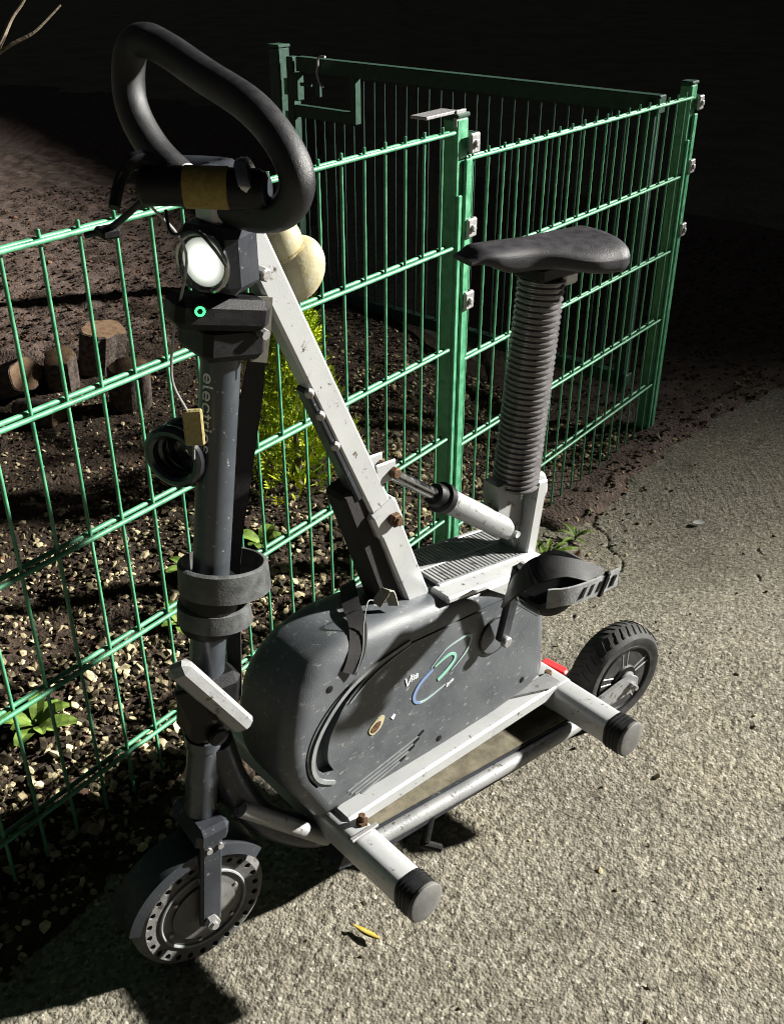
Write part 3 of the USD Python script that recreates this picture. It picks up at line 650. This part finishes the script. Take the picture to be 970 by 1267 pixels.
# headlamp
HF = norm(-FU * .88 + FN * .47)                                # where the lamp points
HS = norm(np.cross(UP, HF)); hc_ = S(.185, .035, 1.085)
hl = obj('headlamp', box(hc_ - HF * .02, (HF, HS, UP), (.028, .038, .036), .01), 'gunmetal', sc, 30)
obj('reflector', lathe([(.012, .006), (.02, .008), (.0285, .02), (.03, .024), (.028, .0235), (.018, .0105), (.0, .009)], hc_ - HF * .012, HF, 28), 'chrome', hl, 40)
obj('reflector_bowl', lathe([(.0265, .0215), (.02, .013), (.012, .0105), (.0, .0102)][::-1], hc_ - HF * .0115, HF, 28), 'reflector_lit', hl, 40)
obj('bulb', ellipsoid(hc_ + HF * .003, (HF, HS, UP), (.004, .006, .006), 2), 'led', hl, True)
obj('reflector_rib', [torus(hc_ - HF * .0115 + HF * h, HF, r, .0007, 32, 6) for r, h in ((.013, .0112), (.018, .0125), (.0225, .0165))], 'chrome', hl)
obj('lens', lathe([(0, .018), (.018, .0165), (.0285, .0135), (.0305, .012), (.0305, .010), (.0, .0105)], hc_, HF, 28), 'lens', hl, 40)
obj('bezel', torus(hc_ + HF * .012, HF, .0315, .003, 36, 8), 'chrome', hl)
obj('lamp_clamp', [box(stem(.985), (SF, FN, SD), (.04, .04, .022), .009), bar(S(.14, .02, 1.035), S(.25, .03, 1.012), .05, .036, UP, .009)], 'dark_plastic', sc, 30)
bt = obj('power_button', lathe([(0, 0), (.0075, 0), (.0075, .004), (0, .005)], S(.163, .047, 1.037), norm(-FU * .35 + FN * .93), 18), 'dark_plastic', sc, 30)
obj('button_ring', torus(S(.163, .047, 1.037) + norm(-FU * .35 + FN * .93) * .005, norm(-FU * .35 + FN * .93), .0045, .0013, 20, 6), 'green_led', bt)
obj('clamp_bolt', cyl(S(.243, .035, 1.062), S(.247, .05, 1.06), .008, 8, .002), 'steel', sc)
obj('clamp_bolt', cyl(S(.238, .04, .995), S(.24, .052, .993), .006, 8), 'steel', sc)
obj('lamp_bar', bar(S(.215, .03, 1.075), S(.24, .03, 1.072), .02, .05, UP, .004), 'silver', sc, False)
# handlebar crossing the stem, grip turned towards the road
hb = stem(1.155)
obj('stem_top', lathe([(0, 0), (.019, 0), (.019, .16), (.022, .165), (.022, .195), (0, .2)], stem(.98), SD, 24), 'black', sc, 40)
ga_, gb_ = A(-.244, 1.03, 1.174), A(-.127, 1.03, 1.171)
obj('handlebar', tube(spline([S(.2, -.13, 1.15), S(.2, -.1, 1.158), S(.195, -.05, 1.165), hb + UP * .01, ga_ + A(.05, .02, 0)], 5), .0145, 12), 'black', sc, 60)
gr = obj('grip', tube([ga_ + A(-.004, 0, 0), ga_, ga_ + A(.03, 0, 0), gb_ + A(-.004, 0, 0), gb_ + A(.002, 0, 0)], [.015, .019, .0195, .0195, .016], 24), 'dark_plastic', sc, 40)
obj('tape_wrap', tube([A(-.204, 1.03, 1.173), A(-.203, 1.03, 1.173), A(-.161, 1.03, 1.172), A(-.16, 1.03, 1.172)], [.0195, .0207, .0207, .0195], 24), 'tape', gr, 40)
obj('end_cap', lathe([(0, 0), (.0165, 0), (.0165, .004), (.011, .007), (0, .006)], gb_, A(1, -.15, .05), 24), 'red', gr, 40) if False else obj('end_cap', lathe([(0, 0), (.0165, 0), (.0165, .004), (.011, .007), (0, .006)], gb_, A(1, -.15, .05), 24), 'black', gr, 40)
obj('grip_collar', torus(A(-.142, 1.035, 1.176), A(1, 0, .25), .0205, .0045, 28, 8, 1.8), 'chrome', sc)
obj('brake_lever', tube(spline([A(-.225, 1.04, 1.19), A(-.245, 1.03, 1.2), A(-.262, 1.02, 1.185), A(-.268, 1.0, 1.16)], 5), [.008] * 8 + [.006] * 8, 8), 'dark_plastic', sc)
obj('brake_lever', tube(spline([S(.19, -.09, 1.14), S(.17, -.12, 1.11), S(.15, -.15, 1.085), S(.13, -.175, 1.075)], 5), .004, 8), 'black', sc)
obj('lever_clamp', lathe([(0, 0), (.019, 0), (.019, .03), (0, .03)], S(.2, -.12, 1.152), FN, 16), 'dark_plastic', sc, 30)
obj('bell', box(S(.15, -.155, 1.08), (FU, FN, UP), (.012, .014, .006), .003), 'dark_plastic', sc, 30)
obj('brake_cable', tube(spline([A(-.24, 1.03, 1.155), S(.155, .045, 1.10), S(.140, .03, 1.02), S(.134, .025, .98), S(.134, .022, .949), S(.146, .022, .916), S(.153, .022, .899), S(.15, .02, .85)], 7), .0016, 7), 'silver_worn', sc)
obj('brake_cable', tube(spline([A(-.225, 1.03, 1.15), A(-.215, 1.0, 1.135), A(-.19, .99, 1.14), A(-.175, 1.0, 1.12), S(.215, .03, 1.06)], 7), .0018, 7), 'black', sc)
obj('cable_flag', box(S(.152, .024, .892), (norm(A(1, .1, 0)), A(0, 1, .1), UP), (.0115, .003, .023), .002), 'flag', sc, False)
# lettering down the stem
tm = meshkit.text_mesh('electrics', .0135, .0012); L0 = tm.bounds[1][0]
tz0, tz1 = .945, .845; el = norm(-A(0, 1, 0) * .86 - A(1, 0, 0) * .5); el = norm(el - SD * (el @ SD)); es = np.cross(SD, el)
if es[0] < 0: es = -es
v = tm.vertices.copy(); out = []
for x, y, z in v:
    f = x / L0; th = (y - .005) / .0238; c_ = stem(tz0 + (tz1 - tz0) * f)
    out.append(c_ + (.0235 + z) * (math.cos(th) * el + math.sin(th) * es))
tm.vertices = np.array(out)
obj('lettering', tm, 'white_print', sc, False)

# things tied to the scooter
lk = thing('cable_lock', S(.14, -.03, .84), 'glossy dark coiled cable lock hanging left of the stem below the straw tape', 'lock')
lc = S(.162, -.03, .838); lax = norm(-A(0, 1, 0) + A(-.4, 0, .1))
for k in range(4): obj('coil', tube([lc + lax * ((k - 1.5) * .016 + .004 * math.sin(a)) + (.031 + .0025 * (k % 2)) * (math.cos(a) * frame(lax)[0] + math.sin(a) * frame(lax)[1]) for a in np.arange(40) / 40 * 2 * math.pi], .0078, 10, True), 'cable', lk)
obj('lock_body', cyl(lc - UP * .05 - lax * .012, lc - UP * .022 - lax * .012, .016, 18, .004), 'dark_plastic', lk)
stp = thing('webbing_strap', S(.2, .03, .75), 'long twisted dark webbing strap hanging beside the scooter stem', 'strap')
obj('painted_lit_end', ribbon(spline([S(.252, .03, 1.03), S(.246, .032, .995), S(.238, .032, .955)], 4), FU * .8 + FN * .3, .02, .002), 'webbing_pale', stp)  # lit top of the dark strap, its brightness painted in with pale webbing
obj('webbing', ribbon(spline([S(.255, .0, .955), S(.246, -.01, .885), S(.233, -.022, .80), S(.218, -.025, .725), S(.204, -.02, .645), S(.193, -.01, .55), S(.183, .0, .462)], 5),
    [norm(FU * math.cos(a) + FN * math.sin(a)) for a in np.linspace(-.1, 1.05, 31)], np.interp(np.arange(31), [0, 4, 12, 20, 30], [.022, .03, .03, .022, .02]), .0022), 'webbing', stp)
bd = thing('stem_clamp_band', stem(.62), 'wide grey band wrapped in two loops round the scooter stem', 'band')
def loop(c, ax, a, b, w, th, tilt):
    x, y, z = frame(ax); pts = [A(*c) + a * math.cos(t) * FU + b * math.sin(t) * FN + UP * (tilt * math.cos(t)) for t in np.linspace(0, 6.2832, 37)[:-1]]
    rings = []
    for i, p in enumerate(pts):
        o = norm((p - A(*c)) * A(1, 1, 0)); rings.append([p + UP * w / 2, p + UP * w / 2 + o * th * .6 - UP * .002, p - UP * w / 2 + o * th + UP * .002, p - UP * w / 2, p - UP * w / 2 - o * th * .3, p + UP * w / 2 - o * th * .3])
    return loft(rings, False, True)
obj('upper_loop', loop(stem(.662) + FU * .02, UP, .057, .041, .043, .006, -.012), 'band', bd, 40)
obj('lower_loop', loop(stem(.612) + FU * .008, UP, .045, .036, .03, .006, -.01), 'band', bd, 40)
obj('core', lathe([(0, 0), (.036, 0), (.038, .004), (.038, .07), (.034, .075), (0, .075)], stem(.59), SD, 24), 'dark_plastic', bd, 40)

# ---------------------------------------------------------------- exercise bike
eb = thing('exercise_bike', B(.25, 0, .137), 'grey exercise bike with silver frame strapped on the scooter deck', 'exercise bike')
def oval_bar(u, n0, n1, z, a, b, k=28, ex=.62):
    t = np.arange(k) / k * 2 * np.pi
    sx = np.sign(np.cos(t)) * np.abs(np.cos(t)) ** ex * a; sz = np.sign(np.sin(t)) * np.abs(np.sin(t)) ** ex * b
    mk = lambda n_, s_: np.array([B(u + s_ * x, n_, z + s_ * y) for x, y in zip(sx, sz)])
    return mk
def crossbar(u, n0, n1):
    mk = oval_bar(u, n0, n1, .167, .0265, .0285)
    c = obj('crossbar', loft([mk(n0, .97), mk(n0 + .003, 1), mk(n1 - .003, 1), mk(n1, .97)]), 'silver', eb, 40)
    for sg, e in ((1, n1), (-1, n0)):
        obj('end_collar', [loft([mk(e + sg * q, s_) for q, s_ in ((-.001, 1.03), (.008, 1.06), (.03, 1.07), (.033, 1.0))])] +
            [loft([mk(e + sg * q, s_) for q, s_ in ((j * .0075 + .004, 1.0), (j * .0075 + .0055, 1.1), (j * .0075 + .007, 1.0))]) for j in range(3)], 'dark_plastic', c, 40)
        mc = oval_bar(u, n0, n1, .167, .027, .0285, 32, 1.0)
        obj('end_cap', loft([mc(e + sg * q, s_) for q, s_ in ((.0325, .9), (.033, 1.16), (.038, 1.18), (.0405, 1.08), (.042, .6))]), 'hub', c, 40)
    return c
fc = crossbar(0, -.25, .215)
rc = crossbar(.5, -.25, .20)
obj('joint_sleeve', loft([oval_bar(.5, 0, 0, .167, .0265, .0285)(q, s_) for q, s_ in ((-.06, 1.03), (-.055, 1.06), (.078, 1.06), (.081, 1.02))]), 'silver', rc, 40)
obj('rail', box(B(.24, .03, .187), (BU, BN, UP), (.245, .052, .0135), .004), 'silver', eb, False)
obj('rail_bracket', prism([(.385, .05), (.49, .05), (.49, .082), (.46, .082)], lambda a, b, c: B(a, b, c), .2015, .206), 'silver_worn', eb, False)
obj('rail_bolt', [cyl(B(.012, .095, .19), B(.012, .095, .212), .006, 10, .001), cyl(B(.012, .095, .194), B(.012, .095, .2), .0105, 6)], 'rust', eb)
obj('rail_bolt', [cyl(B(.495, .05, .196), B(.495, .05, .207), .007, 10, .001)], 'rust', eb)
obj('bolt_plate', box(B(.0, .115, .1985), (BU, BN, UP), (.026, .004, .0025), .001), 'steel', eb, False)

HP = [(-.102, .36), (-.097, .41), (-.082, .455), (-.053, .487), (-.015, .508), (.05, .519), (.2, .503), (.36, .482), (.435, .464), (.452, .44), (.457, .30), (.425, .206), (.0, .206), (-.04, .222), (-.076, .27), (-.096, .315)]
poly = shapely.Polygon(spline([(p[0], p[1]) for p in HP], 4, True)).convex_hull
HH, HR = .068, .03
pts = []
for th in np.radians([0, 18, 36, 54, 72, 90]):
    g = poly.buffer(-HR * (1 - math.cos(th)), quad_segs=6); xy = np.array(g.exterior.coords)[:-1]
    for sg in (1, -1): pts += [B(a, sg * (HH - HR + HR * math.sin(th)), b) for a, b in xy]
hull = to_man(trimesh.convex.convex_hull(np.array(pts)))
cres_o = spline([(.045, .447), (.018, .435), (-.005, .418), (-.028, .393), (-.043, .368), (-.049, .343), (-.046, .322), (-.034, .304)], 4)
cres_i = spline([(-.018, .304), (-.0265, .325), (-.0275, .345), (-.022, .37), (-.009, .393), (.011, .42), (.045, .445)], 4)
hull = hull - to_man(prism([tuple(p) for p in np.vstack([cres_o, cres_i])], lambda a, b, c: B(a, b * 0 + c, b), HH - .014, HH + .02))
seam_pts = spline([(.43, .443), (.296, .452), (.195, .459), (.095, .465), (.035, .455), (-.015, .43), (-.05, .395), (-.066, .355), (-.064, .318), (-.05, .29)], 6)
def strip(pp, w, h0, h1):
    g = shapely.LineString(pp).buffer(w / 2, cap_style='round', quad_segs=3)
    return prism(np.array(g.exterior.coords)[:-1], lambda a, b, c: B(a, c, b), h0, h1)
hull = hull - to_man(strip(seam_pts, .0035, HH - .012, HH + .02))
ho = obj('housing', hull, 'housing', eb, 25)
obj('rim_line', strip(spline([(.13, .468), (.085, .462), (.045, .4535), (.016, .4425), (-.01, .424), (-.034, .398), (-.05, .371), (-.0565, .343), (-.0535, .318), (-.042, .298), (-.02, .282)], 5), .0065, HH - .004, HH + .003), 'trim', ho, False)
obj('rim_line', strip(spline([(.14, .462), (.09, .452), (.05, .438), (.016, .4165)], 5), .003, HH - .004, HH + .0022), 'trim', ho, False)
for (a, b, c, d) in ((.008, .244, .151, .268), (.014, .236, .141, .258), (.022, .229, .131, .2485), (.034, .2215, .112, .238)):
    obj('rib_line', strip([(a, b), (c, d)], .0026, HH - .002, HH + .0012), 'trim', ho, False)
    obj('rib_end', strip([(c + .004, d + .001), (c + .012, d + .0045)], .006, HH - .004, HH + .0006), 'dark_plastic', ho, False)
hole = [(.066 + .0155 * math.cos(t) * (1 + .1 * math.sin(3 * t)), .3425 + .0125 * math.sin(t) + .006 * math.cos(t)) for t in np.linspace(0, 6.283, 19)[:-1]]
obj('worn_patch', prism(hole, lambda a, b, c: B(a, c, b), HH - .002, HH + .0014), 'cream', ho, False)
obj('worn_hole', prism([(.064 + (x - .066) * .62, .341 + (y - .3425) * .6) for x, y in hole], lambda a, b, c: B(a, c, b), HH, HH + .0022), 'rust', ho, False)
obj('chip', [prism([(.094, .342), (.1, .346), (.104, .342), (.099, .335)], lambda a, b, c: B(a, c, b), HH - .002, HH + .0012)], 'white_print', ho, False)
for a_, b_ in ((.41, .43), (.40, .25), (-.02, .46), (.20, .235)):
    sc_ = obj('screw', lathe([(0, -.003), (.006, -.003), (.006, .0006), (.0045, .0012), (.0, .0013)], B(a_, HH, b_), BN, 16), 'dark_plastic', ho, 30)
SWF = lambda a, b, c: B(a, c, b)
def brush(pp, w):
    p = spline(pp, 6); w = np.interp(np.linspace(0, 1, len(p)), np.linspace(0, 1, len(w)), w)
    t = np.gradient(p, axis=0); t /= np.linalg.norm(t, axis=1)[:, None]; nn = np.stack([-t[:, 1], t[:, 0]], 1)
    return prism(np.vstack([p + nn * w[:, None] / 2, (p - nn * w[:, None] / 2)[::-1]]), SWF, HH - .002, HH + .0013)
obj('swoosh', brush([(.182, .389), (.171, .384), (.159, .378), (.149, .369), (.143, .358), (.143, .349), (.148, .341), (.155, .337)], [.004, .0065, .007, .0065, .006, .005, .004]), 'blue_print', ho, False)
obj('swoosh', brush([(.155, .337), (.165, .3355), (.179, .337), (.195, .3405), (.210, .344)], [.004, .003, .002]), 'pale_print', ho, False)
obj('swoosh', brush([(.178, .3945), (.207, .4135), (.238, .4185), (.255, .419), (.264, .413), (.264, .404), (.257, .39), (.239, .376), (.222, .366)], [.0015, .002, .004, .0055, .005, .003, .0015]), 'pale_print', ho, False)
obj('swoosh', brush([(.186, .392), (.208, .399), (.222, .399), (.230, .393), (.228, .383), (.212, .371), (.193, .362)], [.003, .0045, .005, .0055, .0075, .007]), 'mint_print', ho, False)
def lettering(txt, h, a0, b0, ang, name='lettering', shear=.25):
    tm = meshkit.text_mesh(txt, h, .0012); c_, s_ = math.cos(ang), math.sin(ang)
    v = tm.vertices.copy(); v[:, 0] += v[:, 1] * shear
    tm.vertices = np.array([B(a0 + x * c_ - y * s_, HH + .0001 + z, b0 + x * s_ + y * c_) for x, y, z in v])
    if tm.volume < 0: tm.invert()
    return obj(name, tm, 'white_print', ho, False)
lettering('V', .016, .121, .384, .12); lettering('ita', .0105, .1345, .3895, .12)
lettering('gym', .0062, .2115, .3385, .2)
# lit oval badge recess and crank boss
obj('crank_boss', lathe([(.0, -.004), (.034, -.004), (.036, .002), (.032, .004), (.0, .005)], B(.32, HH, .388), BN, 32), 'housing', eb, 30)
obj('boss_ring', torus(B(.32, HH + .002, .388), BN, .034, .0022, 36, 6), 'dark_plastic', eb)
# cover plates at the back of the housing
obj('top_plate', box((B(.21, .047, .5035) + B(.455, .047, .470)) / 2, (norm(B(.455, 0, .470) - B(.21, 0, .5035)), BN, np.cross(norm(B(.455, 0, .470) - B(.21, 0, .5035)), BN)), (.122, .021, .006), .003), 'silver', eb, False)
obj('side_plate', prism([(.30, .487), (.335, .462), (.352, .45), (.372, .447), (.42, .432), (.455, .445), (.455, .466), (.43, .474)], lambda a, b, c: B(a, c, b), .0, HH + .004), 'silver', eb, False)
# vent grille on top
gt = lambda a, n: B(a, n, .5075 - .135 * (a - .2))
gru = norm(gt(.4, 0) - gt(.2, 0)); grn = norm(np.cross(BN, gru)); grn = grn if grn[2] > 0 else -grn
vg = obj('vent_grille', box((gt(.225, -.022) + gt(.445, -.022)) / 2 - grn * .014, (gru, BN, grn), (.112, .054, .013), .004), 'dark_plastic', eb, False)
obj('grille_rail', [box((gt(.225, q) + gt(.445, q)) / 2 + grn * .001, (gru, BN, grn), (.112, .005 if abs(q + .022) < .01 else .004, .005), .0015) for q in (-.073, -.022, .03)], 'silver_worn', vg, False)
obj('grille_ribs', [box(gt(.225 + .0082 * k, q) + grn * .0012, (gru, BN, grn), (.0024, .021, .0042), 0) for k in range(1, 27) for q in (-.0475, .004)], 'silver_worn', vg, False)
# mast
mD = norm(B(-.088, .02, 1.135) - B(.15, .02, .60)); mF = norm(np.cross(BN, mD))
mast = lambda z: B(.1245 - (z - .665) * .447, .012, z)
obj('mast', bar(mast(.655), mast(1.135), .030, .037, mF, .004), 'silver', eb, False)
lower = lambda z: B(.190 - (z - .495) * .388, .012, z)
obj('mast_foot', bar(lower(.47), lower(.66), .034, .042, mF, .004), 'silver', eb, False)
mF2 = mF if mF @ BU < 0 else -mF
obj('mast_channel', bar(lower(.48) + mF2 * .038 - BN * .02, mast(.74) + mF2 * .026 - BN * .012, .045, .04, mF, .006), 'webbing', eb, False)
obj('mast_channel', bar(mast(.72) + mF2 * .022, mast(.905) + mF2 * .019, .026, .012, mF, .003), 'gunmetal', eb, False)
hg = obj('mast_hinge', [bar(lower(.645), mast(.69), .042, .05, mF, .005)], 'silver', eb, False)
obj('hinge_bolt', [cyl(mast(.664) + BN * .02 - mF2 * .006, mast(.664) + BN * .032 - mF2 * .006, .011, 6, .002), cyl(mast(.664) + BN * .03 - mF2 * .006, mast(.664) + BN * .037 - mF2 * .006, .006, 10)], 'rust', hg)
lg = obj('shock_lug', [bar(mast(.735) - mF2 * .012 + BN * .012, mast(.72) - mF2 * .046 + BN * .012, .005, .032, UP, .002), bar(mast(.735) - mF2 * .012 - BN * .016, mast(.72) - mF2 * .046 - BN * .016, .005, .032, UP, .002)], 'silver', eb, False)
obj('lug_bolt', cyl(mast(.72) - mF2 * .04 - BN * .024, mast(.72) - mF2 * .04 + BN * .024, .0085, 8, .002), 'rust', lg)
for z in (.905, .87, .82): obj('cable_clip', cyl(mast(z) + mF2 * .02 + BN * .014, mast(z) + mF2 * .026 + BN * .02, .006, 8, .001), 'steel', eb)
# shock absorber
sa, sb = A(*mast(.72)) - mF2 * .036, B(.412, 0.005, .522); sd = norm(sb - sa); sl = np.linalg.norm(sb - sa)
sk = obj('shock_absorber', lathe([(0, .42 * sl), (.018, .42 * sl), (.0195, .43 * sl), (.0195, .93 * sl), (.016, .97 * sl), (.0, sl)], sa, sd, 28), 'silver_worn', eb, 40)
obj('shock_rod', cyl(sa, sa + sd * .45 * sl, .0095, 18), 'chrome', sk)
obj('shock_collar', lathe([(.0, .355 * sl), (.0165, .355 * sl), (.0185, .37 * sl), (.0185, .40 * sl), (.024, .405 * sl), (.0245, .44 * sl), (.02, .445 * sl), (0, .446 * sl)], sa, sd, 24), 'dark_plastic', sk, 30)
obj('shock_eye', [torus(sb, BN, .011, .006, 24, 8), cyl(sb - BN * .02, sb + BN * .02, .006, 10)], 'silver', sk)
pm = [sa + sd * sl * q + .0197 * norm(BN * math.cos(t) + UP * math.sin(t)) for q, t in ((.6, .9), (.63, .6), (.68, .4), (.73, .5), (.71, .8), (.66, .95))]
obj('print_mark', tube(spline([p + (p - sa) * 0 for p in pm], 4, True), .0011, 5, True), 'white_print', sk)
# seat post, bellows, saddle
obj('seat_tube', box(B(.4465, .018, .53), (norm(B(.457, 0, .6) - B(.438, 0, .455)), BN, norm(np.cross(norm(B(.457, 0, .6) - B(.438, 0, .455)), BN))), (.082, .015, .0125), .003), 'silver', eb, False)
obj('seat_bracket', prism([(.372, .62), (.425, .62), (.438, .47), (.425, .48), (.39, .545), (.376, .57)], lambda a, b, c: B(a, c, b), -.022, .012), 'silver_worn', eb, False)
obj('quick_release', tube(spline([B(.462, .0, .60), B(.485, .0, .597), B(.494, 0, .575), B(.49, 0, .548), B(.476, 0, .532)], 5), [.006] * 5 + [.009] * 8 + [.007] * 8, 10), 'silver', eb)
ga0, ga1 = B(.424, 0, .600), B(.453, 0, .944); gdv = norm(ga1 - ga0); gL = np.linalg.norm(ga1 - ga0)
pr_ = [(0, 0)]; nr = 38
for k in range(nr):
    r0 = .0385 - .0025 * k / nr
    pr_ += [(r0 - .0045, gL * k / nr), (r0 - .0045, gL * (k + .22) / nr), (r0, gL * (k + .5) / nr), (r0, gL * (k + .66) / nr), (r0 - .0045, gL * (k + .9) / nr)]
pr_ += [(.03, gL), (0, gL)]
obj('bellows', lathe(pr_, ga0, gdv, 40), 'bellows', eb, 40)
obj('bellows_core', cyl(ga1 - gdv * .005, ga1 + gdv * .02, .026, 20, .003), 'dark_plastic', eb)
obj('seat_clamp', box(B(.487, .012, .952), (BU, BN, UP), (.016, .018, .022), .004), 'silver', eb, False)
sdl = []
nose, tail = A(.308, .0), A(.60, .0)
SU = norm(A(.97, .24))                                          # saddle turned a little on its post
for q in np.linspace(0, 1, 24):
    Lq = .245 * q
    w = .026 + .010 * sstep(q, 0, .2) + .036 * sstep(q, .35, .8) - .008 * sstep(q, .97, 1.0)
    zt = 1.006 - .004 * sstep(q, .25, .7) + .002 * sstep(q, .7, .95) - .004 * sstep(q, .97, 1.0) - .012 * (1 - sstep(q, 0, .1))
    zb = .986 - .020 * sstep(q, .05, .3) - .014 * sstep(q, .5, .9) + .004 * sstep(q, .97, 1)
    cx = .310 + Lq * SU[0]; cn = -.025 + Lq * SU[1]
    ring = []
    for t in np.linspace(0, 2 * np.pi, 28, endpoint=False):
        cu, su = math.cos(t), math.sin(t)
        dx = np.sign(cu) * abs(cu) ** .55 * w; dz = np.sign(su) * abs(su) ** .7
        z = (zt + zb) / 2 + dz * (zt - zb) / 2
        fl = 1 + .06 * max(-su, 0)
        if su > 0: z -= .008 * (abs(dx) / .08) ** 2
        ring.append(B(cx - SU[1] * dx * fl, cn + SU[0] * dx * fl, z))
    sdl.append(ring)
st_ = obj('saddle', loft(sdl), 'vinyl', eb, 50)
obj('saddle_base', box(B(.462, 0.005, .958), (BU, BN, UP), (.05, .03, .012), .005), 'dark_plastic', st_, False)
# cranks and pedals
def crank_pedal(n0, sg, p_end, side):
    a = B(.32, sg * n0, .388); b = B(p_end[0], sg * (n0 + .022), p_end[1])
    c = obj('crank', [bar(a, b, .013, .024, norm(np.cross(b - a, BN)), .003)], 'black', eb, False)
    obj('crank_bolt', cyl(a + sg * BN * .004, a + sg * BN * .015, .010, 12, .002), 'steel', c)
    obj('crank_bolt', cyl(b + sg * BN * .002, b + sg * BN * .011, .008, 10), 'steel', c)
    pc = b + sg * BN * .064
    pn, pu = norm(BU * -.35 + UP * .93), norm(BU * .93 + UP * .35)
    if side < 0: pn, pu = norm(BU * .2 + UP * .98), norm(BU * .98 - UP * .2)
    prof_ = []
    k = 28; t = np.arange(k) / k * 2 * np.pi
    ov = np.stack([np.sign(np.cos(t)) * np.abs(np.cos(t)) ** .7 * .054, np.sign(np.sin(t)) * np.abs(np.sin(t)) ** .7 * .046], 1)
    ring = lambda h, s_: np.array([pc + pu * x * s_ + BN * y * s_ + pn * h for x, y in ov])
    p = obj('pedal', loft([ring(-.015, .86), ring(-.012, .97), ring(-.004, 1), ring(.008, 1), ring(.013, .96), ring(.0135, .8), ring(.009, .76)]), 'dark_plastic', eb, 40)
    obj('spindle', cyl(b, pc + sg * BN * .03, .006, 12), 'steel', p)
    for e in (1, -1): obj('reflector', box(pc + pu * e * .0545, (pu, BN, pn), (.004, .022, .008), .002), 'lens' if e < 0 else 'hub', p, False)
    return pc, pu, pn, p
pc, pu, pn, ped = crank_pedal(.085, 1, (.325, .540), 1)
crank_pedal(.085, -1, (.33, .262), -1)
strap_pts = spline([pc - pu * .050 - BN * .046 - pn * .004, pc - pu * .052 - BN * .02 + pn * .03, pc - pu * .03 + BN * .0 + pn * .052, pc + pu * .0 + BN * .022 + pn * .05, pc + pu * .028 + BN * .044 + pn * .028, pc + pu * .048 + BN * .058 + pn * .002], 6)
M_strap = obj('toe_strap', ribbon(strap_pts, pu * .5 + pn * .1 - BN * .2, np.interp(np.arange(31), [0, 6, 14, 20, 30], [.05, .052, .044, .03, .03]), .0035), 'dark_plastic', ped, 40)
tA, tB = pc + pu * -.018 + BN * .057 + pn * .026, pc + pu * .070 + BN * .067 - pn * .012
ts = obj('toe_strap', ribbon(spline([tA - pu * .03 - BN * .016 + pn * .012, tA, (tA + tB) / 2 + BN * .003, tB], 5), UP, [.032] * 3 + [.03] * 13, .0035), 'strap_lit_tone', ped, 40, 'perforated end of the toe strap, painted paler as if lit')  # light falling on the strap end is painted in as a paler material
tdv = norm(tB - tA); tnv = norm(np.cross(tdv, UP))
for k in range(5): obj('strap_slot', box(tA + (tB - tA) * (.22 + .16 * k) + BN * .0032, (norm(UP + tdv * .45), tdv, tnv), (.0088, .0028, .0022), 0), 'dark_plastic', ts, False)
obj('strap_buckle', box(tA + (tB - tA) * .66 + BN * .003, (norm(UP + tdv * .4), tdv, tnv), (.02, .0035, .004), .001), 'dark_plastic', ped, False)
obj('side_reflector', [box(pc + pu * .05 + BN * .052 - pn * .018, (norm(pu + BN), norm(BN - pu), pn), (.016, .004, .013), .002)], 'steel', ped, False)
# handlebar loop
lp_ = [(-.098, .03, 1.135), (-.098, .09, 1.139), (-.096, .13, 1.153), (-.096, .15, 1.182), (-.095, .13, 1.212), (-.096, .08, 1.242), (-.098, 0, 1.264), (-.104, -.06, 1.284), (-.113, -.088, 1.291), (-.121, -.104, 1.279), (-.128, -.105, 1.242), (-.13, -.09, 1.212), (-.127, -.06, 1.183), (-.118, -.03, 1.162)]
lpp = spline([B(*p) for p in lp_], 6)
obj('handlebar_loop', tube(lpp, .0178, 20), 'foam', eb, 60)
obj('handlebar_tube', tube(spline([B(-.127, -.06, 1.183), B(-.118, -.03, 1.163), B(-.105, 0, 1.147), B(-.098, .03, 1.136)], 6), .0165, 18), 'silver', eb, 60)
obj('bar_clamp', [box(B(-.1, .012, 1.140), (BU, BN, UP), (.02, .024, .024), .008)], 'silver', eb, 30)

# cream two-lobed object hanging behind the mast
ck = thing('cream_ornament', B(.04, -.05, 1.02), 'cream two-lobed rounded object fixed behind the silver mast top', 'ornament')
cB, cH = B(.042, -.05, 1.024), B(.022, -.05, 1.062)
obj('body', ellipsoid(cB, (norm(A(1, 0, -.5)), A(0, 1, 0), norm(A(.5, 0, 1))), (.035, .034, .044), 3), 'cream', ck, True)
obj('head', [ellipsoid(cH, (A(1, 0, 0), A(0, 1, 0), UP), (.026, .026, .03), 3), ellipsoid(cH + A(-.008, -.004, .022), (A(1, 0, 0), A(0, 1, 0), UP), (.022, .02, .016), 3)], 'cream', ck, True)
obj('neck_seam', torus((cH + cB) / 2 + A(-.002, 0, .004), norm(A(.5, 0, -1)), .0262, .0022, 30, 6), 'flag', ck)
obj('clip', box(cH + A(-.016, -.02, -.022), (A(1, 0, 0), A(0, 1, 0), UP), (.006, .004, .008), .002), 'rust', ck)
obj('mount', cyl(cH + A(-.012, .0, -.016), mast(1.03), .007, 10), 'dark_plastic', ck)

# webbing over the front of the housing
hs2 = thing('webbing_strap', B(0, 0, .51), 'black webbing strap lying over the rounded front of the bike housing', 'strap')
obj('webbing', ribbon(spline([B(.11, -.05, .522), B(.075, .0, .531), B(.052, .045, .523), B(.032, .066, .500), B(.012, .0725, .474)], 6), BU + UP * .3, .026, .003), 'webbing', hs2)
obj('loose_end', ribbon(spline([B(.10, .03, .53), B(.118, .035, .55), B(.125, .04, .522)], 5), BN + BU * .6, .016, .002), 'webbing_pale', hs2)
obj('pale_edge_line', tube(spline([B(.09, .035, .545), B(.075, .04, .55), B(.055, .055, .527), B(.04, .070, .50), B(.022, .077, .474)], 6), .0009, 5), 'trim', hs2)  # thin pale line tracing the strap edge
